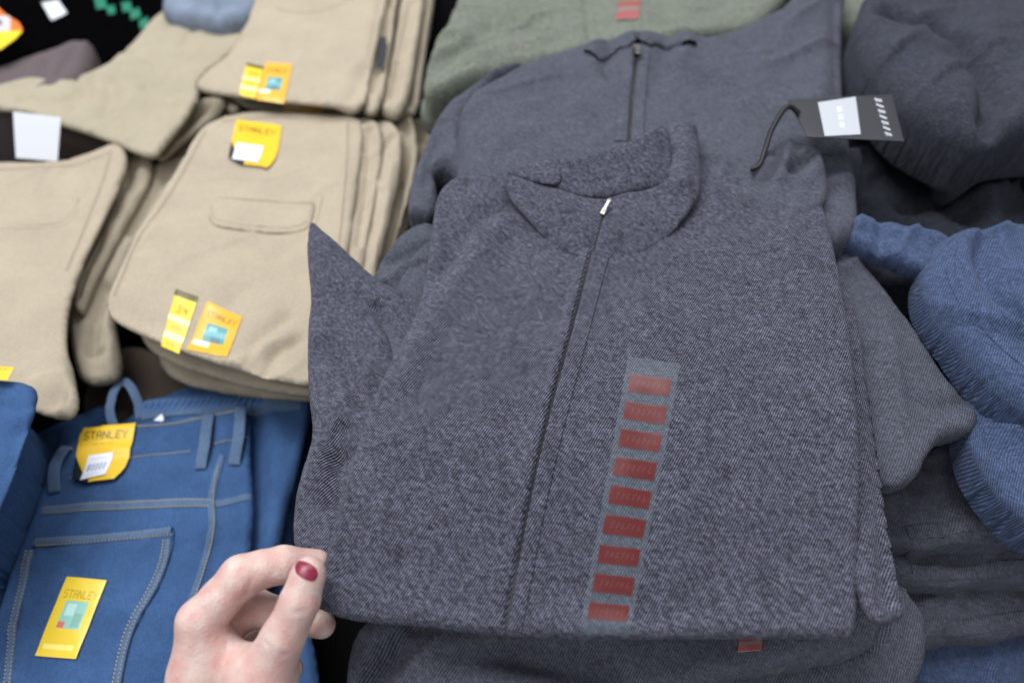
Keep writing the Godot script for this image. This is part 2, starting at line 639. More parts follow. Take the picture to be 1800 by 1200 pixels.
func make_materials() -> void:
	rng.seed = 20
	make_wear()
	var jk := twill(1024, 98, 130, 0.44, 1.0, 0.60, 0.16)
	var soft := twill(768, 86, 180, 0.66, 1.0, 0.24, 0.2)
	var drill := twill(768, 240, 160, 0.86, 0.96, 0.10, 0.06)
	var den := twill(768, 170, 150, 0.86, 1.0, 0.20, 0.10)
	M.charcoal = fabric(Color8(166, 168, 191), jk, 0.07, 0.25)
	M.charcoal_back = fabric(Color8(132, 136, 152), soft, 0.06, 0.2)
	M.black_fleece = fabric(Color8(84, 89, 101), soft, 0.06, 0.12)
	M.navy = fabric(Color8(118, 139, 184), soft, 0.07, 0.3)
	M.sage = fabric(Color8(184, 192, 176), soft, 0.05, 0.2)
	M.khaki = fabric(Color8(231, 216, 191), drill, 0.03)
	M.khaki_b = fabric(Color8(224, 212, 186), drill, 0.03)
	M.khaki_c = fabric(Color8(216, 203, 180), drill, 0.03)
	M.taupe = fabric(Color8(136, 124, 127), drill, 0.03)
	M.brown = fabric(Color8(104, 92, 84), drill, 0.03)
	M.denim = fabric(Color8(88, 127, 184), den, 0.04, 0.0, 0.95, 0.2)
	M.denim_pale = fabric(Color8(176, 192, 216), den, 0.04, 0.0, 0.95, 0.2)
	M.denim_seam = fabric(Color8(126, 154, 192), den, 0.04, 0.0, 0.95, 0.2)
	M.black_cloth = fabric(Color8(6, 6, 8), drill, 0.03)
	M.charcoal_shaded = fabric(Color8(104, 108, 122), soft, 0.06, 0.15)  # darker charcoal copy, the shade on the rolled jacket put into its colour
	M.thread = plainmat(Color8(188, 176, 132), 0.7)
	M.thread_khaki = plainmat(Color8(176, 164, 144), 0.8)
	M.metal = plainmat(Color8(150, 148, 142), 0.35, 1.0)
	M.zip = plainmat(Color8(26, 27, 32), 0.6)
	M.cord = plainmat(Color8(16, 16, 18), 0.5)
	M.black_card = plainmat(Color8(36, 40, 48), 0.5)
	M.white_card = plainmat(Color8(222, 226, 232), 0.5)
	M.table = plainmat(Color8(12, 12, 13), 0.9)
	M.table.metallic_specular = 0.1
	M.black_cloth.metallic_specular = 0.08
	# brand tag: yellow with a black corner
	var yel := Color8(238, 194, 36)
	var im := Image.create(256, 300, false, Image.FORMAT_RGBA8)
	im.fill(yel)
	write(im, "STANLEY", 22, 34, 6, Color8(70, 58, 14), 1, 5)
	for k in 3: im.fill_rect(Rect2i(70 + k * 36, 96, 26, 5), Color8(190, 150, 30))
	for y in range(150, 300):
		var wx := int(clampf((y - 150) * 0.55, 0, 75)) + (30 if y > 255 else 0)
		im.fill_rect(Rect2i(0, y, mini(wx, 92), 1), Color8(30, 34, 38))
	M.tag = printed(im)
	# price label
	im = Image.create(160, 110, false, Image.FORMAT_RGBA8)
	im.fill(Color8(240, 243, 252))
	write(im, "$", 16, 40, 5, Color8(120, 132, 168), 1)
	for k in [1, 2, 3, 4]: im.fill_rect(Rect2i(24 + k * 24, 42, 15, 32), Color8(150, 160, 190)); im.fill_rect(Rect2i(29 + k * 24, 48, 5, 20), Color8(226, 230, 242))
	im.fill_rect(Rect2i(20, 16, 110, 4), Color8(190, 196, 214)); im.fill_rect(Rect2i(20, 90, 90, 3), Color8(190, 196, 214))
	M.price = printed(im)
	# waist sticker with a picture panel
	im = Image.create(200, 300, false, Image.FORMAT_RGBA8)
	im.fill(Color8(236, 178, 56))
	write(im, "STANLEY", 20, 44, 5, Color8(110, 84, 24), 1, 4)
	im.fill_rect(Rect2i(44, 112, 112, 108), Color8(96, 158, 156))
	im.fill_rect(Rect2i(44, 150, 112, 34), Color8(120, 178, 186))
	im.fill_rect(Rect2i(60, 128, 44, 30), Color8(150, 200, 200))
	im.fill_rect(Rect2i(84, 184, 50, 36), Color8(92, 128, 140))
	im.fill_rect(Rect2i(8, 222, 80, 34), Color8(244, 238, 214))
	M.sticker = printed(im, 0.3)
	im = Image.create(200, 400, false, Image.FORMAT_RGBA8)
	im.fill(Color8(238, 204, 52))
	write(im, "STANLEY", 22, 62, 6, Color8(176, 150, 40), 1, 4)
	im.fill_rect(Rect2i(46, 116, 112, 140), Color8(146, 200, 186))
	im.fill_rect(Rect2i(60, 130, 46, 60), Color8(186, 222, 214)); im.fill_rect(Rect2i(110, 176, 40, 70), Color8(128, 180, 164))
	im.fill_rect(Rect2i(48, 222, 34, 32), Color8(214, 116, 96))
	im.fill_rect(Rect2i(20, 336, 150, 26), Color8(250, 232, 120))
	M.sticker_jeans = printed(im, 0.35)
	# size sticker
	im = Image.create(90, 260, false, Image.FORMAT_RGBA8)
	im.fill(Color8(240, 206, 46))
	im.fill_rect(Rect2i(0, 0, 90, 26), Color8(92, 84, 32))
	write(im, "34", 22, 60, 5, Color8(110, 96, 24), 2, 4)
	im.fill_rect(Rect2i(0, 110, 90, 26), Color8(250, 244, 170))
	im.fill_rect(Rect2i(20, 150, 50, 20), Color8(196, 176, 40))
	im.fill_rect(Rect2i(0, 184, 90, 34), Color8(250, 240, 180)); im.fill_rect(Rect2i(24, 228, 44, 14), Color8(206, 178, 46))
	M.size_sticker = printed(im, 0.35)
	# clear size strip with red blocks
	im = Image.create(128, 900, false, Image.FORMAT_RGBA8)
	im.fill(Color(0.48, 0.53, 0.57, 0.11))
	for k in 9:
		var y := 62 + k * 92
		im.fill_rect(Rect2i(13, y - 4, 102, 58), Color(0.44, 0.16, 0.15, 0.54))
		for g in 6:
			for s in 20:
				im.fill_rect(Rect2i(30 + g * 13 + (20 - s) / 4, y + 14 + s, 3, 1), Color(0.50, 0.26, 0.26, 0.5))
			im.fill_rect(Rect2i(30 + g * 13 + (g % 2) * 3, y + 14 + (g * 7) % 20, 8, 3), Color(0.50, 0.26, 0.26, 0.5))
	M.strip = printed(im, 0.34, true)
	im = Image.create(120, 120, false, Image.FORMAT_RGBA8)
	im.fill(Color8(126, 118, 112))
	im.fill_rect(Rect2i(0, 4, 120, 34), Color8(150, 74, 66)); im.fill_rect(Rect2i(0, 64, 120, 52), Color8(158, 84, 84))
	M.red_strip = printed(im, 0.4)
	# black hang tag with white lettering down its side
	im = Image.create(400, 200, false, Image.FORMAT_RGBA8)
	im.fill(Color8(30, 33, 40))
	for k in 7:
		for s in 22:
			im.fill_rect(Rect2i(330 + s, 12 + k * 25 + s / 2, 6, 8), Color8(186, 190, 196))
			if k % 2 == 0: im.fill_rect(Rect2i(352 - s, 16 + k * 25 + s / 2, 5, 4), Color8(150, 154, 160))
	M.hang = printed(im, 0.5)
	im = Image.create(160, 200, false, Image.FORMAT_RGBA8)
	im.fill(Color8(184, 188, 194))
	for k in 3: im.fill_rect(Rect2i(74, 40 + k * 44, 22, 30), Color8(206, 208, 216)); im.fill_rect(Rect2i(80, 46 + k * 44, 9, 16), Color8(236, 238, 242))
	M.hang_price = printed(im, 0.5)
	# folded hexagon tag, orange white and yellow
	im = Image.create(160, 200, false, Image.FORMAT_RGBA8)
	im.fill(Color8(236, 120, 40))
	im.fill_rect(Rect2i(0, 50, 150, 70), Color8(206, 200, 204)); im.fill_rect(Rect2i(96, 70, 20, 22), Color8(60, 64, 72))
	im.fill_rect(Rect2i(0, 122, 160, 78), Color8(250, 214, 40)); im.fill_rect(Rect2i(0, 148, 84, 40), Color8(240, 240, 240))
	M.hex_tag = printed(im)
	# skin
	var nt := FastNoiseLite.new()
	nt.seed = 5; nt.frequency = 0.014; nt.fractal_octaves = 4
	im = Image.create(256, 256, false, Image.FORMAT_RGBA8)
	for y in 256:
		for x in 256:
			var v := nt.get_noise_2d(x, y)
			im.set_pixel(x, y, Color(0.81 + v * 0.05, 0.68 + v * 0.16, 0.645 + v * 0.15))
	M.skin = StandardMaterial3D.new()
	M.skin.albedo_texture = ImageTexture.create_from_image(im)
	M.skin.uv1_triplanar = true; M.skin.uv1_scale = Vector3(14, 14, 14)
	M.skin.roughness = 0.52; M.skin.metallic_specular = 0.4
	M.skin.subsurf_scatter_enabled = true; M.skin.subsurf_scatter_strength = 0.05
	var nn := NoiseTexture2D.new()
	nn.width = 256; nn.height = 256; nn.seamless = true
	nn.noise = FastNoiseLite.new(); nn.noise.seed = 3; nn.noise.frequency = 0.16; nn.noise.noise_type = FastNoiseLite.TYPE_CELLULAR
	M.skin.heightmap_enabled = true; M.skin.heightmap_texture = nn; M.skin.heightmap_scale = 0.05
	M.nail = plainmat(Color8(132, 20, 56), 0.38)
	M.nail.clearcoat_enabled = true; M.nail.clearcoat = 0.3; M.nail.clearcoat_roughness = 0.3

# ---------------------------------------------------------------- the hand
var bones := []          # [a, b, ra, rb, smoothing]
var creases := []        # [a, b, depth, width]

func sdf(p: Vector3) -> float:
	var d := 1.0
	for b in bones:
		var a: Vector3 = b[0]
		var ab: Vector3 = b[1] - a
		var t: float = clampf((p - a).dot(ab) / ab.length_squared(), 0.0, 1.0)
		var e: float = (p - a - ab * t).length() - lerpf(b[2], b[3], t)
		var k: float = b[4]
		var h := clampf(0.5 + 0.5 * (d - e) / k, 0.0, 1.0)
		d = lerpf(d, e, h) - k * h * (1.0 - h)
	for c in creases:
		var q := Geometry3D.get_closest_point_to_segment(p, c[0], c[1]).distance_to(p)
		if q < c[3] * 2.5: d += c[2] * exp(-(q / c[3]) * (q / c[3]))
	return d

func surface_net(cell: float) -> ArrayMesh:
	var lo := Vector3(1e9, 1e9, 1e9)
	var hi := -lo
	for b in bones:
		for e in [[b[0], b[2]], [b[1], b[3]]]:
			lo = lo.min(e[0] - Vector3.ONE * (e[1] + cell * 3)); hi = hi.max(e[0] + Vector3.ONE * (e[1] + cell * 3))
	var n := Vector3i(((hi - lo) / cell).ceil())
	var sx := n.x + 1
	var sy := n.y + 1
	var sz := n.z + 1
	var f := PackedFloat32Array(); f.resize(sx * sy * sz); f.fill(9.0)
	# coarse pass skips blocks far from the surface
	var B := 4
	for k in range(0, sz, B):
		for j in range(0, sy, B):
			for i in range(0, sx, B):
				var c := lo + Vector3(i + B * 0.5, j + B * 0.5, k + B * 0.5) * cell
				var d := sdf(c)
				if absf(d) > cell * B * 1.1:
					if d < 0.0:
						for kk in range(k, mini(k + B, sz)):
							for jj in range(j, mini(j + B, sy)):
								for ii in range(i, mini(i + B, sx)): f[(kk * sy + jj) * sx + ii] = d
					continue
				for kk in range(k, mini(k + B, sz)):
					for jj in range(j, mini(j + B, sy)):
						for ii in range(i, mini(i + B, sx)):
							f[(kk * sy + jj) * sx + ii] = sdf(lo + Vector3(ii, jj, kk) * cell)
	var id := PackedInt32Array(); id.resize(f.size()); id.fill(-1)
	var vs := PackedVector3Array()
	var idx := PackedInt32Array()
	var cor := [0, 1, sx, sx + 1, sx * sy, sx * sy + 1, sx * sy + sx, sx * sy + sx + 1]
	var off := [Vector3(0, 0, 0), Vector3(1, 0, 0), Vector3(0, 1, 0), Vector3(1, 1, 0), Vector3(0, 0, 1), Vector3(1, 0, 1), Vector3(0, 1, 1), Vector3(1, 1, 1)]
	var edges := [[0, 1], [2, 3], [4, 5], [6, 7], [0, 2], [1, 3], [4, 6], [5, 7], [0, 4], [1, 5], [2, 6], [3, 7]]
	for k in sz - 1:
		for j in sy - 1:
			for i in sx - 1:
				var o := (k * sy + j) * sx + i
				var m := 0
				for c in 8:
					if f[o + cor[c]] < 0.0: m += 1
				if m == 0 or m == 8: continue
				var s := Vector3.ZERO
				var w := 0
				for e in edges:
					var a := f[o + cor[e[0]]]
					var b := f[o + cor[e[1]]]
					if (a < 0.0) != (b < 0.0):
						s += off[e[0]].lerp(off[e[1]], a / (a - b)); w += 1
				id[o] = vs.size()
				vs.append(lo + (Vector3(i, j, k) + s / w) * cell - org)
	for k in range(1, sz - 1):
		for j in range(1, sy - 1):
			for i in range(1, sx - 1):
				var o := (k * sy + j) * sx + i
				for ax in 3:
					var st: int = [1, sx, sx * sy][ax]
					if (f[o] < 0.0) == (f[o + st] < 0.0): continue
					var u: int = [sx, sx * sy, 1][ax]
					var v: int = [sx * sy, 1, sx][ax]
					var a := id[o]
					var b := id[o - u]
					var c := id[o - u - v]
					var d := id[o - v]
					if a < 0 or b < 0 or c < 0 or d < 0: continue
					if f[o] < 0.0: idx.append_array([a, c, b, a, d, c])
					else: idx.append_array([a, b, c, a, c, d])
	return commit(vs, PackedVector2Array(), idx)

func make_hand() -> void:
	var t := thing("person", "bare left hand with dark red thumbnail pinching the charcoal jacket corner", "person", at_depth(410, 1330, 0.47))
	var P := func(x, y, d): return at_depth(x, y, d)
	var chain := func(pts: Array, k: float):
		for i in pts.size() - 1:
			bones.append([P.call(pts[i][0], pts[i][1], pts[i][2]), P.call(pts[i + 1][0], pts[i + 1][1], pts[i + 1][2]), pts[i][3], pts[i + 1][3], k])
	# back of the hand and wrist
	chain.call([[362, 1330, 0.468, 0.027], [352, 1190, 0.466, 0.0185], [352, 1092, 0.464, 0.0145]], 0.010)
	chain.call([[410, 1330, 0.478, 0.028], [392, 1200, 0.482, 0.0185], [380, 1118, 0.486, 0.0135]], 0.012)
	chain.call([[430, 1330, 0.490, 0.026], [420, 1220, 0.500, 0.0165], [398, 1160, 0.505, 0.0125]], 0.012)
	chain.call([[395, 1480, 0.520, 0.028], [395, 1330, 0.475, 0.028]], 0.012)
	# thumb
	chain.call([[440, 1300, 0.468, 0.026], [462, 1196, 0.456, 0.0205], [498, 1118, 0.448, 0.0126], [514, 1086, 0.447, 0.0109], [527, 1056, 0.446, 0.0112], [540, 1014, 0.448, 0.0096], [543, 1005, 0.449, 0.0088]], 0.006)
	# web between thumb and index
	chain.call([[448, 1190, 0.463, 0.013], [372, 1128, 0.470, 0.010]], 0.014)
	# index
	chain.call([[352, 1092, 0.464, 0.0142], [388, 1052, 0.467, 0.0128], [424, 1014, 0.470, 0.0137], [460, 1000, 0.474, 0.0116], [497, 992, 0.478, 0.0117], [556, 990, 0.489, 0.0092]], 0.004)
	# middle
	chain.call([[380, 1108, 0.486, 0.0130], [446, 1068, 0.496, 0.0124], [512, 1086, 0.496, 0.0108], [566, 1098, 0.482, 0.0088]], 0.003)
	# ring and little, curled under
	chain.call([[398, 1155, 0.505, 0.0125], [452, 1126, 0.518, 0.0110], [500, 1160, 0.514, 0.0090], [512, 1176, 0.502, 0.0080]], 0.003)
	chain.call([[412, 1200, 0.512, 0.011], [455, 1186, 0.530, 0.0088], [490, 1206, 0.524, 0.0076], [500, 1222, 0.514, 0.0070]], 0.003)
	creases.append([P.call(488, 972, 0.466), P.call(496, 1012, 0.466), 0.0010, 0.0018])
	creases.append([P.call(452, 1000, 0.458), P.call(430, 1045, 0.460), 0.0008, 0.0022])
	creases.append([P.call(505, 1062, 0.4352), P.call(546, 1066, 0.4352), 0.0005, 0.0016])
	creases.append([P.call(508, 1054, 0.4352), P.call(548, 1058, 0.4352), 0.0004, 0.0014])
	# knuckle folds across the index and thumb joints, a fold in the web
	for c in [[416, 982, 436, 990, 0.458], [404, 990, 424, 1002, 0.458], [344, 1060, 372, 1078, 0.450], [478, 968, 482, 1008, 0.464], [404, 1140, 440, 1112, 0.452], [392, 1150, 420, 1136, 0.452], [512, 1072, 544, 1076, 0.4352], [470, 1128, 500, 1150, 0.437], [330, 1120, 352, 1140, 0.447]]:
		creases.append([P.call(c[0], c[1], c[4]), P.call(c[2], c[3], c[4]), 0.0012, 0.0016])
	var body := put(surface_net(0.0017), "hand", M.skin, t)
	# thumbnail: a thin curved shell laid on the thumb
	var vs := PackedVector3Array()
	var idx := PackedInt32Array()
	var N := 14
	for lay in 2:
		for j in N + 1:
			for i in N + 1:
				var u := -1.0 + 2.0 * i / N
				var v := -1.0 + 2.0 * j / N
				# square to disc, squared off a little
				var x := u * sqrt(1.0 - v * v * 0.40)
				var y := v * sqrt(1.0 - u * u * 0.40)
				var px := 538.0 + x * 19.5 - y * 3.5
				var py := 1003.0 + x * 9.5 + y * 14.0
				var dir := ray(Vector2(px, py)).normalized()
				var s := 0.40
				for it in 40:
					var d := sdf(CAM + dir * s)
					s += d * 0.8
					if absf(d) < 1e-5: break
				var edge := maxf(absf(u), absf(v))
				vs.append(CAM + dir * (s - (0.0007 - 0.0003 * edge * edge) + lay * 0.0012) - org)
	var W := N + 1
	for j in N:
		for i in N:
			var a := j * W + i
			idx.append_array([a, a + 1, a + W + 1, a, a + W + 1, a + W])
			a += W * W
			idx.append_array([a, a + W + 1, a + 1, a, a + W, a + W + 1])
	for i in N:
		for e in [[i, i + 1], [N * W + i + 1, N * W + i], [(i + 1) * W, i * W], [i * W + N, (i + 1) * W + N]]:
			idx.append_array([e[0], e[0] + W * W, e[1] + W * W, e[0], e[1] + W * W, e[1]])
	put(commit(vs, PackedVector2Array(), idx), "thumbnail", M.nail, t, "dark red painted thumbnail")

# ---------------------------------------------------------------- garments
func base_of(px: float, py: float, h: float, down: float) -> Vector3:
	var p := on(Vector2(px, py), pl(h))
	return Vector3(p.x, down, p.z)

func zip_pull(parent: Node, a: Vector3, b: Vector3, w: float) -> void:
	var st := SurfaceTool.new()
	st.begin(Mesh.PRIMITIVE_TRIANGLES)
	var t := (b - a).normalized()
	var s := t.cross(Vector3.UP).normalized()
	var u := s.cross(t)
	var bx := BoxMesh.new()
	bx.size = Vector3(w, w * 0.7, w * 1.6)
	st.append_from(bx, 0, Transform3D(Basis(s, u, -t), a - org))
	bx = BoxMesh.new()
	bx.size = Vector3(w * 0.62, w * 0.3, a.distance_to(b))
	st.append_from(bx, 0, Transform3D(Basis(s, u, -t), (a + b) * 0.5 + u * w * 0.45 - org))
	var tor := TorusMesh.new()
	tor.inner_radius = w * 0.28; tor.outer_radius = w * 0.5; tor.rings = 12; tor.ring_segments = 8
	st.append_from(tor, 0, Transform3D(Basis(s, u, -t), b + u * w * 0.45 - org))
	put(st.commit(), "zipper_pull", M.metal, parent)

func make_front_jacket() -> void:
	var t := thing("zip_jacket", "charcoal zip jacket with red size strip, corner held by the hand", "jacket", base_of(1050, 700, 0.34, 0.29), "folded zip jackets")
	var q := pl(0.34, 0.0, 0.03, Vector2(1050, 700))
	var lift := ["g", 0.045, -0.007, [545, 1000, 575, 1010]]
	var droop := ["g", 0.085, -0.034, [740, 1100, 800, 1092, 880, 1095, 1100, 1096, 1300, 1094, 1480, 1090]]
	var B := folded("body", t, M.charcoal, [768, 330, 800, 305, 880, 298, 960, 300, 1060, 310, 1180, 300, 1260, 300, 1340, 312, 1420, 328, 1450, 352, 1466, 420, 1484, 500, 1503, 620, 1518, 760, 1530, 900, 1541, 1000, 1546, 1062, 1538, 1090, 1480, 1086, 1400, 1086, 1300, 1086, 1180, 1086, 1100, 1086, 1000, 1086, 880, 1080, 800, 1072, 720, 1060, 640, 1058, 575, 1052, 534, 1036, 530, 1008, 552, 972, 560, 945, 580, 890, 612, 800, 640, 720, 690, 622, 735, 540, 750, 460, 758, 390],
		q, 0.030, 2, {"cell": 0.0014, "amp": 0.0028, "freq": 7.0, "seed": 11, "r": 0.007, "crease": 0.0022, "cfreq": 5.0, "cang": -0.5, "under": [lift, droop], "f": [lift, droop,
			["g", 0.0017, -0.0034, [1066, 362, 1040, 440, 1005, 580, 960, 740, 918, 920, 886, 1080]],
			["g", 0.006, 0.0030, [1054, 400, 1022, 480, 985, 620, 940, 780, 900, 940]],
			["g", 0.012, 0.006, [890, 392, 850, 430, 800, 500, 745, 590, 700, 670]],
			["g", 0.010, -0.006, [900, 360, 860, 372, 815, 410, 780, 470]],
			["g", 0.014, -0.004, [620, 740, 600, 860, 590, 960]],
			["g", 0.016, 0.004, [1330, 330, 1400, 420, 1440, 560]],
			["g", 0.020, -0.003, [1260, 480, 1340, 620, 1380, 800]],
			["g", 0.018, 0.003, [700, 900, 780, 960, 860, 990]],
			["g", 0.012, -0.0025, [1000, 1020, 1120, 1040, 1260, 1030]]]})
	band("zipper", B.node, M.zip, B, [1063, 372, 1040, 440, 1005, 580, 960, 740, 918, 920, 886, 1084], 0.0017, 0.0008)
	band("placket", B.node, M.charcoal, B, [1082, 392, 1060, 455, 1026, 580, 984, 730, 946, 880, 912, 1040, 904, 1076], 0.0095, 0.0014)
	band("placket", B.node, M.charcoal, B, [1040, 400, 1018, 470, 986, 600, 946, 740, 904, 900, 874, 1040, 868, 1070], 0.0080, 0.0010)
	# collar: front band lying forward, the inside of its back, the turned left flap
	var K := cloth("collar", t, M.charcoal, [884, 318, 886, 300, 930, 308, 985, 330, 1030, 346, 1060, 350, 1100, 338, 1150, 328, 1178, 318, 1172, 290, 1172, 240, 1184, 216, 1204, 208, 1226, 222, 1230, 290, 1234, 338, 1206, 378, 1170, 408, 1120, 436, 1060, 446, 1000, 436, 940, 392, 900, 352],
		pl(0.3445, 0, 0.03, Vector2(1060, 400)), 0.007, {"cell": 0.0022, "amp": 0.002, "freq": 14.0, "crease": 0.002, "r": 0.003, "f": [
			["g", 0.013, 0.014, [1204, 236, 1206, 290, 1200, 330]], ["g", 0.010, 0.006, [900, 320, 960, 350, 1000, 372]],
			["g", 0.0020, -0.0035, [1066, 352, 1052, 400, 1040, 446]], ["s", 0.0016, 0.0016, 0.03, [1080, 440, 1092, 390, 1106, 345]],
			["g", 0.020, -0.0085, [960, 420, 1000, 440, 1060, 452, 1120, 442, 1170, 410]]], "label": "stand collar of the front jacket"})
	cloth("collar_lining", t, M.charcoal, [960, 312, 980, 282, 1040, 268, 1090, 252, 1130, 234, 1160, 216, 1180, 222, 1184, 270, 1186, 318, 1140, 328, 1090, 340, 1050, 348, 1000, 342],
		pl(0.340, 0, -0.36, Vector2(1080, 345)), 0.006, {"cell": 0.0024, "amp": 0.003, "freq": 14.0, "r": 0.0028, "f": [["g", 0.012, -0.006, [1176, 250, 1174, 320]]]})
	cloth("collar_flap", t, M.charcoal, [886, 306, 900, 292, 940, 284, 984, 272, 990, 300, 984, 322, 950, 318, 910, 310],
		pl(0.349, 0, -0.12, Vector2(940, 310)), 0.005, {"cell": 0.0024, "amp": 0.002, "freq": 14.0, "r": 0.0024})
	band("zipper", K.node, M.zip, K, [1064, 364, 1054, 400, 1040, 450], 0.0018, 0.0008)
	zip_pull(K.node, on(Vector2(1061, 372), pl(0.347)), on(Vector2(1071, 354), pl(0.350)), 0.0038)
	# left sleeve folded under, its elbow poking out to the left
	var qs := pl(0.304, 0.10, 0.02, Vector2(640, 700))
	cloth("sleeve", t, M.charcoal, [540, 392, 548, 384, 566, 400, 592, 424, 622, 450, 650, 478, 690, 502, 740, 520, 780, 560, 760, 640, 700, 760, 660, 900, 640, 1000, 600, 1030, 560, 1010, 530, 990, 514, 960, 512, 910, 520, 860, 540, 800, 548, 760, 540, 690, 538, 620, 540, 560, 546, 520, 538, 450],
		qs, 0.024, {"cell": 0.0026, "amp": 0.004, "freq": 8.0, "seed": 23, "r": 0.005, "crease": 0.003, "cfreq": 8.0, "f": [
			["g", 0.006, -0.006, [580, 596, 610, 650, 636, 712]], ["g", 0.007, 0.004, [556, 590, 590, 600, 620, 640]],
			["g", 0.005, -0.007, [660, 540, 690, 590, 705, 640]], ["g", 0.012, 0.006, [560, 430, 600, 480, 660, 520]],
			["g", 0.008, -0.006, [604, 760, 596, 820, 590, 880]], ["g", 0.010, -0.008, [520, 700, 560, 760, 600, 800]],
			["g", 0.012, 0.005, [540, 860, 560, 800, 590, 740]]]})
	# back panel edge showing at the right
	cloth("back_panel", t, M.charcoal, [1440, 480, 1490, 480, 1512, 560, 1536, 700, 1556, 840, 1572, 960, 1590, 1060, 1592, 1084, 1560, 1096, 1530, 1086, 1500, 1000, 1460, 800],
		pl(0.318, 0, 0.03, Vector2(1560, 900)), 0.012, {"cell": 0.003, "amp": 0.002, "r": 0.005, "f": [["g", 0.006, -0.007, [1530, 640, 1546, 800, 1556, 960, 1566, 1060]], ["g", 0.005, 0.004, [1580, 960, 1590, 1070, 1556, 1094]]]})
	# clear size strip with red blocks
	card("size_strip", t, M.strip, [1104, 628, 1196, 640, 1120, 1086, 1026, 1078], q, {"on": B, "lift": 0.0011, "th": 0.0003, "nu": 8, "nv": 60, "give": 0.05})

func make_jackets() -> void:
	# jacket right under the front one
	var t := thing("zip_jacket", "charcoal jacket right under the held jacket, sleeve spread to the right", "jacket", base_of(1200, 700, 0.3, 0.25), "folded zip jackets")
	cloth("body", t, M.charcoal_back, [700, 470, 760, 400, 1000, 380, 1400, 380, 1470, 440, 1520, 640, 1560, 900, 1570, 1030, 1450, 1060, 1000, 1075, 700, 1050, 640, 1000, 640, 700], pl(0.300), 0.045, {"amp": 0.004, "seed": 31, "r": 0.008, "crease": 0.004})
	cloth("sleeve", t, M.charcoal_back, [1460, 400, 1500, 440, 1560, 500, 1610, 570, 1660, 650, 1712, 704, 1728, 726, 1720, 748, 1690, 758, 1660, 764, 1636, 792, 1622, 826, 1600, 846, 1560, 846, 1520, 820, 1480, 650],
		pl(0.292, -0.12, 0.0, Vector2(1580, 650)), 0.026, {"cell": 0.003, "amp": 0.004, "seed": 37, "r": 0.008, "crease": 0.006, "f": [["g", 0.008, 0.004, [1560, 560, 1580, 700, 1580, 820]], ["g", 0.006, -0.005, [1700, 700, 1650, 720, 1600, 700]], ["g", 0.010, -0.006, [1530, 620, 1556, 740, 1570, 830]]]})
	cloth("sleeve", t, M.charcoal_back, [650, 500, 660, 462, 684, 424, 716, 392, 760, 380, 790, 420, 780, 520, 740, 580, 712, 560, 690, 520],
		pl(0.292, 0.15, 0.0, Vector2(720, 460)), 0.030, {"cell": 0.003, "amp": 0.005, "seed": 41, "r": 0.009, "crease": 0.008, "f": [["g", 0.009, -0.010, [690, 450, 720, 440, 760, 430]], ["g", 0.008, 0.005, [680, 500, 720, 476, 760, 462]]]})

	# second jacket, behind
	t = thing("zip_jacket", "charcoal jacket with black hang tag lying behind the held jacket's collar", "jacket", base_of(1120, 200, 0.3, 0.2), "folded zip jackets")
	var q := pl(0.318, 0.0, 0.04, Vector2(1120, 200))
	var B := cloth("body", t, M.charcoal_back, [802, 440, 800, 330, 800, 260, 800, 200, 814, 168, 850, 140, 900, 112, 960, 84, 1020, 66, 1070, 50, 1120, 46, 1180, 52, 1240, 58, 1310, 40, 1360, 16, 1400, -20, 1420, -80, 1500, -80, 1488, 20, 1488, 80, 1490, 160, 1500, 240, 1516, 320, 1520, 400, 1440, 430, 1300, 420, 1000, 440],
		q, 0.07, {"cell": 0.0030, "amp": 0.006, "freq": 6.0, "seed": 43, "r": 0.018, "crease": 0.007, "cfreq": 6.0, "cang": 0.9, "f": [
			["g", 0.003, -0.005, [1124, 56, 1118, 110, 1112, 180, 1108, 250]], ["s", 0.002, 0.0015, 0.03, [1132, 260, 1134, 170, 1140, 70]], ["s", 0.002, 0.0012, 0.02, [1100, 70, 1098, 160, 1092, 250]],
			["g", 0.012, -0.012, [1080, 60, 1066, 90, 1076, 130]], ["g", 0.010, -0.009, [1180, 50, 1172, 90, 1160, 130]], ["g", 0.016, 0.010, [1200, 40, 1206, 70, 1190, 110]],
			["g", 0.010, -0.008, [1470, 0, 1474, 80, 1476, 170]], ["g", 0.02, -0.008, [1250, 150, 1330, 190, 1400, 220]], ["g", 0.012, -0.010, [796, 210, 806, 260, 812, 310]]]})
	band("zipper", B.node, M.zip, B, [1124, 60, 1118, 110, 1112, 180, 1108, 250], 0.0042, 0.001)
	zip_pull(B.node, on(Vector2(1118, 90), q) + Vector3(0, 0.003, 0), on(Vector2(1120, 106), q) + Vector3(0, 0.006, 0), 0.009)
	band("collar", t, M.charcoal_back, B, [1040, 94, 1064, 78, 1090, 72, 1112, 80], 0.022, 0.005)
	band("collar", t, M.charcoal_back, B, [1126, 78, 1146, 68, 1170, 66, 1194, 74, 1210, 88], 0.022, 0.006)
	band("placket", t, M.charcoal_back, B, [1136, 72, 1130, 120, 1124, 180, 1120, 250], 0.013, 0.0016)
	band("placket", t, M.charcoal_back, B, [1106, 72, 1102, 120, 1096, 180, 1092, 250], 0.013, 0.0014)
	cloth("sleeve", t, M.charcoal_back, [716, 364, 713, 346, 726, 288, 744, 246, 760, 206, 790, 168, 830, 140, 880, 114, 924, 100, 900, 122, 850, 148, 818, 190, 812, 240, 826, 296, 808, 304, 790, 288, 772, 284, 758, 292, 766, 312, 766, 350, 758, 370, 736, 368],
		pl(0.300, 0.08, 0, Vector2(780, 300)), 0.06, {"cell": 0.003, "amp": 0.006, "seed": 47, "r": 0.014, "crease": 0.010, "f": [["g", 0.007, -0.006, [776, 214, 764, 260, 744, 320]]]})
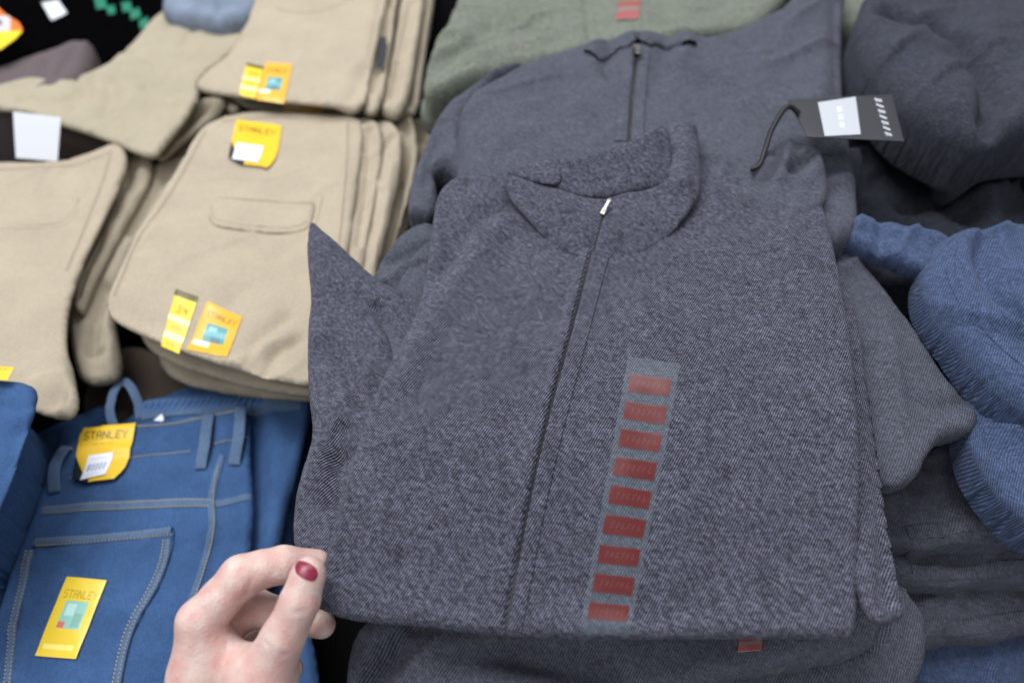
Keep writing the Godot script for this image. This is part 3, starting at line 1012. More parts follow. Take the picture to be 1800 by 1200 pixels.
	cloth("sleeve", t, M.charcoal_back, [1290, 350, 1312, 300, 1340, 262, 1372, 238, 1412, 244, 1444, 262, 1458, 300, 1460, 350, 1420, 372, 1340, 372],
		pl(0.338, 0, 0, Vector2(1390, 290)), 0.022, {"cell": 0.0026, "amp": 0.006, "seed": 53, "r": 0.008, "crease": 0.008, "f": [["g", 0.008, -0.020, [1362, 256, 1352, 280, 1340, 300]], ["g", 0.006, -0.012, [1396, 296, 1408, 284, 1420, 280]], ["g", 0.007, 0.008, [1384, 250, 1376, 284, 1372, 312]], ["g", 0.007, 0.006, [1430, 268, 1436, 300, 1420, 316]]]})
	var qt := pl(0.362, 0.0, 0.0, Vector2(1480, 210))
	var tag := card("hang_tag", t, M.hang, [1386, 174, 1568, 166, 1590, 248, 1420, 240], qt, {"lift": 0.0, "th": 0.001, "nu": 4, "nv": 3})
	card("price_sticker", tag, M.hang_price, [1438, 181, 1504, 171, 1513, 237, 1450, 240], qt, {"lift": 0.0008, "th": 0.0006, "nu": 2, "nv": 2})
	cord("tag_string", tag, M.cord, [on(Vector2(1404, 203), qt) + Vector3(0, 0.002, 0), on(Vector2(1380, 200), qt) + Vector3(0, 0.008, 0), on(Vector2(1358, 226), qt), on(Vector2(1346, 262), pl(0.358)), on(Vector2(1336, 290), pl(0.350)), on(Vector2(1320, 298), pl(0.345))], 0.0026)

	# sage jackets at the back
	t = thing("zip_jacket", "sage green jacket with red size strip at the back", "jacket", base_of(1000, 40, 0.27, 0.15), "folded zip jackets")
	B = cloth("body", t, M.sage, [742, 150, 744, 110, 762, 64, 788, 26, 806, -20, 820, -60, 1420, -60, 1380, 0, 1330, 36, 1260, 52, 1200, 66, 1080, 76, 1000, 92, 930, 112, 860, 132, 800, 152, 760, 160],
		pl(0.272), 0.06, {"amp": 0.008, "freq": 5.0, "seed": 59, "r": 0.016, "crease": 0.010, "cang": 1.1, "f": [["g", 0.005, -0.005, [1030, -20, 1034, 30, 1040, 70]], ["g", 0.005, -0.004, [1046, -20, 1050, 30, 1056, 60]], ["g", 0.02, -0.014, [770, 110, 840, 60, 920, 40]], ["g", 0.016, 0.008, [790, 130, 860, 100, 950, 70]]]})
	cloth("hem", t, M.sage, [735, 186, 738, 160, 760, 150, 820, 140, 860, 136, 840, 168, 800, 190, 760, 200], pl(0.215), 0.05, {"amp": 0.004, "r": 0.02, "seed": 61})
	card("size_strip", t, M.red_strip, [1086, 4, 1126, 2, 1122, 38, 1082, 40], pl(0.272), {"on": B, "lift": 0.002, "give": 0.05})
	t = thing("zip_jacket", "pale olive jacket showing behind the grey jacket at the top edge", "jacket", base_of(1520, 0, 0.2, 0.1), "folded zip jackets")
	cloth("body", t, M.sage, [1440, -60, 1620, -60, 1600, 20, 1560, 44, 1500, 40, 1470, 10], pl(0.24), 0.06, {"amp": 0.005, "seed": 67, "r": 0.025})

	# big grey roll at the upper right
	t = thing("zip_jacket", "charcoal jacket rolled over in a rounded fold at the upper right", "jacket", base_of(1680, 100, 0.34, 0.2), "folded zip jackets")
	cloth("body", t, M.charcoal_shaded, [1508, 30, 1540, -60, 2140, -60, 2140, 190, 1850, 204, 1790, 214, 1740, 234, 1700, 222, 1640, 196, 1590, 160, 1548, 110, 1520, 70],
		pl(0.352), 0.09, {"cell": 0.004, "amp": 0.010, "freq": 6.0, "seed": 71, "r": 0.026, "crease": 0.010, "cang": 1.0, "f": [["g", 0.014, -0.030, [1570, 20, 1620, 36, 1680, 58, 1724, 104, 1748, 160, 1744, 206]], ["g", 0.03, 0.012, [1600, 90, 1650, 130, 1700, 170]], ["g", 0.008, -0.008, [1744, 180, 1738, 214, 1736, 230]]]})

	# dark garments at the right
	t = thing("zip_jacket", "black crumpled jacket in the gap right of the hang tag", "jacket", base_of(1680, 330, 0.22, 0.1), "folded zip jackets")
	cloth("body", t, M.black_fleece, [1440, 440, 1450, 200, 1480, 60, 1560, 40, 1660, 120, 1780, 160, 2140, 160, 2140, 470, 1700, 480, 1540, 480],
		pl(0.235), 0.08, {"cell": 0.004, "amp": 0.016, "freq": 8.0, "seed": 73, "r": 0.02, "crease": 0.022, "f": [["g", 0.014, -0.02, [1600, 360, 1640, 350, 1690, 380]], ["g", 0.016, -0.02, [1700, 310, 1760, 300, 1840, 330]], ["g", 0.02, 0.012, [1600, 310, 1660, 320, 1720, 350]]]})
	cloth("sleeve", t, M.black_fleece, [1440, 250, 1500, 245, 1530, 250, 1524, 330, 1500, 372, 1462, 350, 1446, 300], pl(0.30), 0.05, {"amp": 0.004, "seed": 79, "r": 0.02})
	t = thing("zip_jacket", "blue fleece jacket with rolled sleeve at the right edge", "jacket", base_of(1760, 600, 0.3, 0.2), "folded zip jackets")
	cloth("body", t, M.navy, [1690, 640, 1720, 640, 1800, 700, 2140, 760, 2140, 980, 1850, 940, 1800, 900, 1756, 850, 1726, 800, 1712, 750, 1704, 690],
		pl(0.285), 0.05, {"amp": 0.007, "seed": 83, "r": 0.012, "crease": 0.010, "cang": -0.6, "f": [["g", 0.008, -0.010, [1712, 650, 1730, 720, 1760, 790]]]})
	var RS := cloth("rolled_sleeve", t, M.navy, [1630, 500, 1628, 456, 1652, 418, 1700, 396, 1770, 390, 1850, 394, 2140, 400, 2140, 760, 1840, 724, 1780, 690, 1720, 630, 1680, 576, 1650, 540],
		pl(0.320), 0.05, {"cell": 0.0032, "amp": 0.008, "freq": 6.0, "seed": 89, "r": 0.015, "crease": 0.012, "cang": -0.6, "f": [["g", 0.008, -0.014, [1734, 410, 1724, 446, 1736, 490, 1766, 526, 1810, 552]], ["g", 0.02, 0.007, [1690, 430, 1690, 500, 1740, 570]]]})
	band("seam", t, M.navy, RS, [1672, 430, 1664, 480, 1690, 540, 1740, 600, 1800, 650], 0.006, 0.0012)
	cloth("cuff", t, M.navy, [1468, 412, 1480, 392, 1512, 376, 1546, 382, 1590, 400, 1640, 404, 1680, 410, 1680, 480, 1620, 470, 1560, 446, 1510, 430],
		pl(0.312), 0.020, {"cell": 0.0026, "amp": 0.005, "seed": 97, "r": 0.006, "crease": 0.006, "f": [["g", 0.005, -0.006, [1548, 380, 1545, 420, 1550, 446]], ["g", 0.008, 0.005, [1490, 400, 1540, 396, 1640, 416]]]})

	# the pile under the right side, seen from its front
	var lay := [[0.215, [1540, 840, 1600, 800, 1700, 760, 2140, 800, 2140, 930, 1840, 936, 1780, 952, 1700, 946, 1640, 960, 1590, 952, 1540, 950], M.charcoal_back, "charcoal jacket just below the blue jacket, topmost of its pile", 0.040],
		[0.176, [1540, 900, 2140, 900, 2140, 1004, 1830, 1024, 1750, 1014, 1690, 1030, 1620, 1024, 1540, 1034], M.charcoal_back, "charcoal jacket second from the top of the lower right pile", 0.040],
		[0.137, [1500, 980, 2140, 980, 2140, 1096, 1820, 1100, 1760, 1126, 1690, 1120, 1620, 1140, 1560, 1130, 1500, 1136], M.charcoal_back, "charcoal jacket third in the lower right pile", 0.040],
		[0.098, [1480, 1080, 2140, 1060, 2140, 1300, 1700, 1300, 1480, 1300], M.navy, "blue jacket at the bottom of the lower right pile", 0.096]]
	for l in lay:
		t = thing("zip_jacket", l[3], "jacket", base_of(1700, 1000, l[0], l[0] - l[4]), "folded zip jackets")
		var hh: float = l[0]
		var LB := cloth("body", t, l[2], l[1], pl(hh, -0.02, 0), l[4], {"cell": 0.0045, "amp": 0.012, "freq": 10.0, "crease": 0.008, "seed": int(hh * 1000), "r": 0.012, "f": [["g", 0.007, -0.005, [1690, 820, 1670, 900, 1660, 940]]] if hh > 0.2 else []})
		var hy: Array = {215: [912, 924, 932], 176: [994, 1004, 1008], 137: [1084, 1104, 1112]}.get(int(round(hh * 1000)), [])
		if hy: band("hem", t, l[2], LB, [1900, hy[0], 1800, hy[0] + 4, 1700, hy[1], 1600, hy[2]], 0.012, 0.0012)

	# the pile under the held jacket, seen at the bottom edge
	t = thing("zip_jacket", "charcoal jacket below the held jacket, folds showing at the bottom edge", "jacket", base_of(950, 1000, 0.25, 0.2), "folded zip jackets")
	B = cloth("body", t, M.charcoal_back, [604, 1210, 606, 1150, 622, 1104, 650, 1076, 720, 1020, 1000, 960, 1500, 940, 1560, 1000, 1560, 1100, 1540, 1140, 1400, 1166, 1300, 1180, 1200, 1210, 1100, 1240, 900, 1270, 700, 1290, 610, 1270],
		pl(0.252), 0.045, {"amp": 0.010, "freq": 8.0, "seed": 101, "r": 0.012, "crease": 0.012, "f": [["g", 0.008, -0.014, [650, 1200, 690, 1150, 730, 1100]], ["g", 0.009, 0.008, [640, 1120, 690, 1110, 740, 1130]], ["g", 0.010, -0.012, [880, 1150, 960, 1160, 1040, 1180]], ["g", 0.010, 0.007, [760, 1180, 800, 1130, 860, 1120]], ["g", 0.008, -0.008, [1020, 1130, 1060, 1150, 1080, 1180]]]})
	card("size_strip", t, M.red_strip, [1298, 1122, 1338, 1118, 1336, 1146, 1296, 1148], pl(0.252), {"on": B, "lift": 0.002, "give": 0.05})
	t = thing("zip_jacket", "charcoal jacket along the bottom edge, lowest under the held jacket", "jacket", base_of(1300, 1180, 0.2, 0.0), "folded zip jackets")
	B = cloth("body", t, M.charcoal_back, [700, 1100, 1000, 1000, 1500, 960, 1640, 1060, 1640, 1160, 1600, 1260, 1500, 1330, 1200, 1380, 800, 1380, 640, 1300, 640, 1150],
		pl(0.205), 0.20, {"amp": 0.010, "seed": 103, "r": 0.014, "crease": 0.010})
	card("label_patch", t, M.black_card, [1276, 1158, 1338, 1154, 1336, 1182, 1276, 1186], pl(0.205), {"on": B, "lift": 0.002, "give": 0.05})

func pants_side(t: Node, mat: Material, strips: Array, seed: int) -> void:
	for k in strips.size():
		var s: Array = strips[k]
		folded("folded_leg", t, mat, s[1], pl(s[0]), s[2], 2, {"cell": 0.003, "amp": 0.004, "freq": 7.0, "seed": seed + k, "crease": 0.004, "cang": 1.3, "f": s[3] if s.size() > 3 else []})

func brand_tag(t: Node, C: Cloth, corners: Array, price: Array, q: Array, lift := 0.002) -> void:
	var sh := V([0, 1, 0, 1, 0, 1, 0, 1, 0, 1, 0, 1, 0, 0.99, 0, 0.97, 0.02, 0.92, 0.28, 0.84])
	var tag := card("brand_tag", t, M.tag, corners, q, {"on": C, "lift": lift, "curl": 0.002, "th": 0.0008, "give": 0.003, "nv": 18, "shape": sh})
	card("price_sticker", tag, M.price, price, q, {"on": C, "lift": lift + 0.0012, "curl": 0.002, "th": 0.0006, "give": 0.003, "nu": 4, "nv": 4})

func make_khakis() -> void:
	var g := "folded work pants"
	# centre pile, top pair
	var q := pl(0.200, 0.0, 0.0, Vector2(420, 420))
	var t := thing("work_pants", "khaki work pants topmost of the middle pile, yellow tag at its waist", "pants", base_of(400, 420, 0.2, 0.165), g)
	var B := folded("body", t, M.khaki, [352, 220, 392, 203, 440, 192, 540, 196, 634, 202, 638, 240, 630, 300, 620, 380, 608, 460, 596, 540, 580, 640, 548, 676, 500, 668, 440, 654, 370, 632, 300, 606, 230, 578, 192, 556, 183, 532, 196, 498, 230, 430, 270, 356, 312, 290],
		q, 0.036, 4, {"crease": 0.0026, "soft": 1, "cell": 0.003, "amp": 0.0022, "freq": 6.0, "seed": 5, "f": [
			["g", 0.0035, -0.0018, [494, 218, 484, 260, 470, 300]], ["g", 0.003, -0.0012, [360, 300, 400, 296, 470, 304]], ["g", 0.0025, -0.001, [478, 266, 530, 268, 600, 262]],
			["s", 0.0025, 0.0014, 0.03, [600, 500, 610, 420, 618, 330, 622, 212]], ["g", 0.010, -0.007, [440, 640, 452, 600, 500, 560]], ["g", 0.010, 0.006, [400, 660, 440, 620, 500, 600]],
			["g", 0.008, -0.008, [462, 660, 480, 620, 520, 600]], ["g", 0.022, 0.005, [250, 420, 300, 480, 380, 520]], ["g", 0.012, -0.003, [200, 540, 280, 580, 380, 610]]]})
	band("pocket_welt", t, M.khaki, B, [566, 346, 560, 372, 552, 400], 0.002, 0.001)
	cloth("pocket_flap", t, M.khaki, [366, 366, 380, 342, 440, 346, 520, 352, 556, 352, 548, 388, 536, 406, 490, 410, 430, 404, 376, 396, 366, 384],
		pl(0.2022, 0, 0, Vector2(420, 420)), 0.0045, {"cell": 0.003, "amp": 0.0012, "r": 0.002, "seed": 8})
	stitches("stitching", t, M.thread_khaki, B, [[372, 364, 374, 388, 430, 398, 490, 404, 532, 400, 544, 384, 550, 358], [384, 350, 440, 354, 520, 360, 550, 360], [560, 470, 590, 470], [612, 214, 610, 300, 600, 400, 588, 500], [200, 520, 240, 440, 284, 366, 326, 296, 362, 232], [392, 214, 470, 206, 560, 210, 620, 214]], 0.0046, 0.0034, 0.0009)
	stitches("stitching", t, M.thread_khaki, B, [[490, 220, 480, 262, 466, 300], [360, 318, 420, 314, 480, 320]], 0.0006, 0.004, 0.0009)
	brand_tag(t, B, [416, 211, 495, 222, 484, 300, 400, 291], [417, 256, 464, 262, 455, 292, 410, 286], q)
	card("size_sticker", t, M.size_sticker, [311, 513, 350, 526, 312, 618, 280, 604], q, {"on": B, "lift": 0.0012, "give": 0.03})
	card("waist_sticker", t, M.sticker, [366, 534, 426, 558, 400, 630, 326, 612], q, {"on": B, "lift": 0.0012, "give": 0.03})
	pants_side(t, M.khaki, [
		[0.193, [624, 206, 650, 204, 672, 222, 670, 280, 656, 360, 640, 440, 628, 510, 590, 510, 606, 400, 618, 300], 0.022, [["g", 0.004, -0.006, [650, 230, 646, 320, 630, 430]]]],
		[0.184, [650, 216, 684, 208, 706, 232, 706, 290, 690, 360, 670, 440, 656, 500, 620, 506, 640, 400, 656, 300], 0.022, [["g", 0.0045, -0.008, [692, 236, 668, 262, 662, 284]], ["g", 0.004, 0.004, [690, 290, 676, 380, 656, 470]]]]], 110)
	t = thing("work_pants", "khaki work pants second in the middle pile, legs bunched at its right side", "pants", base_of(460, 420, 0.165, 0.125), g)
	folded("body", t, M.khaki_c, [360, 215, 640, 200, 722, 196, 730, 230, 736, 270, 722, 330, 700, 400, 676, 480, 640, 560, 600, 640, 560, 694, 500, 688, 420, 672, 340, 648, 284, 626, 256, 606, 240, 570, 280, 400],
		pl(0.168), 0.04, 4, {"crease": 0.0026, "soft": 1, "amp": 0.004, "seed": 9, "f": [["g", 0.006, -0.010, [716, 220, 712, 300, 690, 390, 668, 470]], ["g", 0.006, -0.008, [700, 290, 690, 350, 668, 440]]]})
	t = thing("work_pants", "khaki work pants lowest in the middle pile, edge showing beside the grey jacket", "pants", base_of(480, 430, 0.13, 0.0), g)
	folded("body", t, M.khaki_c, [380, 215, 740, 204, 762, 210, 752, 250, 734, 300, 720, 380, 690, 470, 640, 600, 590, 700, 420, 690, 300, 664, 270, 620, 300, 400],
		pl(0.130), 0.13, 8, {"crease": 0.0026, "soft": 1, "amp": 0.005, "seed": 10, "f": [["g", 0.006, -0.010, [742, 220, 736, 270, 716, 340]]]})

	# back pile
	q = pl(0.222, 0, 0, Vector2(540, 100))
	t = thing("work_pants", "khaki work pants topmost of the back pile, above the middle pile", "pants", base_of(540, 80, 0.22, 0.18), g)
	B = folded("body", t, M.khaki, [341, 148, 362, 124, 396, 98, 420, 62, 440, 24, 460, -60, 690, -60, 676, 10, 662, 80, 648, 130, 640, 186, 600, 184, 540, 178, 480, 172, 420, 164, 360, 158],
		q, 0.036, 4, {"crease": 0.0026, "soft": 1, "cell": 0.0034, "amp": 0.0025, "freq": 6.0, "seed": 13, "f": [["g", 0.004, -0.003, [490, 14, 530, 20, 580, 10, 620, -6]], ["s", 0.003, 0.002, 0.03, [630, 180, 642, 100, 660, 0]], ["g", 0.012, -0.008, [610, 186, 630, 150, 640, 120]]]})
	stitches("stitching", t, M.thread_khaki, B, [[488, 18, 530, 26, 580, 16, 622, -2], [646, 100, 658, 40, 670, -30]], 0.002, 0.0036, 0.001)
	card("size_sticker", t, M.size_sticker, [434, 112, 464, 118, 448, 170, 420, 164], q, {"on": B, "lift": 0.0014, "give": 0.03})
	card("waist_sticker", t, M.sticker, [468, 110, 514, 114, 498, 178, 450, 172], q, {"on": B, "lift": 0.0014, "give": 0.03})
	pants_side(t, M.khaki, [
		[0.210, [634, 180, 646, 130, 664, 60, 676, -60, 710, -60, 694, 20, 684, 90, 676, 150, 664, 192, 640, 194], 0.026, [["g", 0.005, -0.008, [684, 0, 672, 80, 656, 160]]]],
		[0.196, [664, 190, 680, 130, 696, 40, 706, -60, 750, -60, 742, 20, 730, 90, 722, 150, 706, 196, 680, 198], 0.036, [["g", 0.005, -0.008, [724, 0, 706, 80, 690, 170]]]]], 120)
	card("inside_label", t, M.black_card, [668, 66, 680, 68, 674, 122, 662, 120], pl(0.214), {"lift": 0.002})
	t = thing("work_pants", "khaki work pants second in the back pile, yellow sticker peeking from its front", "pants", base_of(560, 90, 0.18, 0.0), g)
	B = folded("body", t, M.khaki_c, [380, 130, 480, -60, 770, -60, 756, 30, 744, 100, 738, 170, 726, 200, 660, 204, 560, 196, 480, 188, 420, 180],
		pl(0.176), 0.176, 12, {"crease": 0.0026, "soft": 1, "amp": 0.004, "seed": 14, "f": [["g", 0.006, -0.008, [740, 20, 726, 110, 716, 180]]]})
	card("waist_sticker", t, M.sticker, [500, 172, 572, 180, 566, 198, 496, 190], pl(0.176), {"on": B, "lift": 0.002, "give": 0.03})

	# upper left, folded over
	q = pl(0.172, 0, 0, Vector2(220, 150))
	t = thing("work_pants", "khaki work pants folded over loosely at the upper left, flap pocket up", "pants", base_of(220, 150, 0.172, 0.13), g)
	B = folded("body", t, M.khaki_b, [-240, 176, -60, 160, 0, 146, 50, 132, 90, 136, 120, 136, 160, 122, 196, 106, 232, 72, 262, 34, 286, 14, 330, 18, 400, 30, 432, 24, 430, 50, 408, 84, 380, 116, 344, 146, 350, 164, 326, 204, 292, 246, 268, 274, 236, 264, 180, 238, 100, 214, 40, 190, -60, 186, -240, 200],
		q, 0.034, 3, {"crease": 0.0026, "soft": 1, "cell": 0.0034, "amp": 0.004, "freq": 7.0, "seed": 15, "f": [["s", 0.003, 0.004, 0.03, [342, 116, 320, 128, 270, 118, 216, 96]], ["g", 0.004, -0.004, [316, 84, 340, 50, 366, 30]], ["g", 0.012, -0.007, [140, 130, 150, 160, 130, 190]], ["g", 0.012, -0.007, [190, 140, 196, 170, 180, 200]], ["g", 0.016, -0.005, [260, 140, 270, 170, 260, 210]], ["g", 0.010, -0.006, [120, 170, 90, 180, 40, 170]]]})
	pants_side(t, M.khaki_c, [
		[0.150, [268, 272, 296, 236, 330, 196, 352, 170, 380, 168, 400, 176, 384, 200, 340, 228, 300, 262, 280, 276], 0.024, [["g", 0.005, -0.010, [282, 268, 330, 216, 372, 180]]]],
		[0.128, [280, 276, 330, 240, 372, 200, 400, 180, 424, 184, 410, 210, 370, 240, 330, 262, 290, 280], 0.03, [["g", 0.005, -0.010, [300, 268, 350, 236, 396, 196]]]]], 130)
	t = thing("work_pants", "brown work pants under the loosely folded upper left khaki pair", "pants", base_of(240, 170, 0.12, 0.0), g)
	cloth("body", t, M.brown, [-60, 180, 60, 150, 300, 60, 430, 60, 436, 190, 400, 216, 330, 262, 260, 270, 160, 250, -60, 200], pl(0.112), 0.112, {"amp": 0.004, "seed": 16, "r": 0.02})

	# left pile
	q = pl(0.165, 0, 0, Vector2(100, 450))
	t = thing("work_pants", "khaki work pants topmost of the left pile, behind the blue jeans", "pants", base_of(80, 480, 0.165, 0.125), g)
	B = folded("body", t, M.khaki, [-260, 282, 20, 282, 110, 284, 160, 268, 198, 250, 218, 256, 222, 290, 200, 340, 166, 410, 136, 476, 116, 540, 112, 600, 122, 660, 136, 706, 122, 732, 84, 730, 40, 712, -60, 706, -260, 700],
		q, 0.038, 4, {"crease": 0.0026, "soft": 1, "cell": 0.0034, "amp": 0.0025, "freq": 6.0, "seed": 17, "f": [["g", 0.003, -0.003, [90, 290, 74, 324, 66, 336]], ["s", 0.003, 0.003, 0.02, [150, 340, 130, 380, 112, 404, 60, 402, 0, 400]], ["g", 0.012, -0.009, [104, 700, 118, 670, 126, 640]], ["g", 0.008, 0.006, [112, 720, 124, 690, 116, 650]]]})
	cloth("pocket_flap", t, M.khaki, [-130, 352, 40, 352, 148, 342, 136, 380, 112, 402, 40, 404, -130, 404], pl(0.1672, 0, 0, Vector2(100, 450)), 0.0045, {"cell": 0.003, "amp": 0.0012, "r": 0.002})
	stitches("stitching", t, M.thread_khaki, B, [[140, 350, 128, 378, 108, 396, 40, 398, -20, 398], [196, 268, 180, 330, 146, 404, 118, 476], [-20, 300, 60, 298, 130, 296, 190, 272]], 0.0046, 0.0034, 0.0009)
	# the paper tag standing up from the waist
	var pa := on(Vector2(26, 276), q)
	var pb := on(Vector2(100, 282), q)
	var qv := [pa.y + 0.010, 0.0, -1.1, pa.x, pa.z + 0.004]
	var wt := card("paper_tag", t, M.white_card, [22, 196, 106, 206, 100, 283, 27, 277], qv, {"lift": 0.0, "th": 0.0009, "nu": 3, "nv": 3})
	pants_side(t, M.khaki_c, [
		[0.142, [216, 270, 244, 262, 266, 276, 262, 310, 226, 376, 186, 446, 156, 506, 142, 548, 124, 540, 130, 490, 166, 416, 204, 340], 0.03, [["g", 0.005, -0.008, [236, 290, 196, 370, 156, 450, 132, 520]]]]], 140)
	t = thing("work_pants", "khaki work pants slumped between the left pile and the middle pile", "pants", base_of(220, 460, 0.12, 0.0), g)
	folded("body", t, M.khaki_c, [262, 290, 300, 276, 340, 266, 336, 296, 306, 350, 264, 420, 222, 490, 192, 536, 200, 580, 210, 630, 204, 656, 172, 668, 144, 668, 128, 640, 118, 560, 126, 520, 160, 450, 204, 380],
		pl(0.128), 0.128, 7, {"crease": 0.0026, "soft": 1, "cell": 0.0034, "amp": 0.004, "seed": 18, "f": [["g", 0.006, -0.012, [320, 290, 280, 350, 236, 430, 200, 500]], ["g", 0.005, -0.008, [300, 290, 266, 350, 230, 410]], ["g", 0.006, -0.012, [184, 500, 166, 560, 156, 620, 170, 616]], ["g", 0.008, 0.006, [196, 560, 200, 600, 190, 640]]]})
	t = thing("work_pants", "taupe brown pants at the bottom between the left and middle piles", "pants", base_of(260, 640, 0.06, 0.0), g)
	cloth("body", t, M.brown, [130, 700, 160, 640, 220, 590, 300, 620, 380, 650, 380, 720, 260, 740, 150, 740], pl(0.07), 0.07, {"amp": 0.006, "seed": 19, "r": 0.02})
	# far upper left
	q = pl(0.17, 0, 0, Vector2(80, 100))
	t = thing("work_pants", "taupe grey work pants at the upper left with orange and yellow tag", "pants", base_of(60, 100, 0.17, 0.0), "")
	B = cloth("body", t, M.taupe, [-240, 130, -60, 120, 0, 110, 40, 92, 96, 74, 138, 58, 156, 62, 158, 84, 146, 116, 120, 150, 60, 166, -60, 190, -240, 190], q, 0.17, {"amp": 0.003, "seed": 21, "r": 0.02, "f": [["g", 0.005, -0.006, [140, 62, 126, 90, 100, 130]], ["g", 0.005, -0.005, [74, 110, 70, 130, 70, 140]]]})
	card("folded_tag", t, M.hex_tag, [-30, 36, 40, 42, 40, 116, -30, 126], q, {"lift": 0.03, "th": 0.0012, "shape": V([0.0, 0.55, 0.0, 0.8, 0.0, 1.15, 0.0, 1.25, 0.0, 1.05, 0.0, 0.7])})
	# black printed garment and pale jeans at the top edge
	t = thing("printed_shirt", "black garment with green print and white label at the top left", "shirt", base_of(150, 30, 0.12, 0.0))
	q = pl(0.13, 0, 0, Vector2(150, 40))
	B = cloth("body", t, M.black_cloth, [-80, -80, 330, -80, 310, 60, 250, 130, 160, 160, 60, 160, -80, 160], q, 0.13, {"cell": 0.006, "amp": 0.004, "seed": 25, "r": 0.02})
	card("white_label", t, M.white_card, [74, 8, 102, 2, 117, 22, 90, 36], q, {"on": B, "lift": 0.002})
	var green := plainmat(Color8(24, 120, 92), 0.8)
	for s in [[166, 0, 184, -4, 188, 14, 170, 18], [212, 4, 228, 2, 232, 18, 216, 22], [228, 20, 244, 14, 248, 30, 230, 36], [244, 38, 260, 32, 262, 46, 246, 52], [186, 12, 200, 8, 202, 22, 190, 26]]:
		card("printed_letter", t, green, s, q, {"on": B, "lift": 0.0015, "nu": 3, "nv": 3})
	t = thing("jeans", "pale blue jeans at the top edge behind the khaki piles", "jeans", base_of(370, 0, 0.2, 0.0))
	cloth("body", t, M.denim_pale, [276, 4, 290, -80, 490, -80, 466, -20, 444, 18, 410, 26, 370, 30, 320, 22, 286, 14], pl(0.2), 0.2, {"amp": 0.004, "seed": 27, "r": 0.02, "f": [["g", 0.005, -0.006, [390, -40, 388, 0, 380, 26]]]})

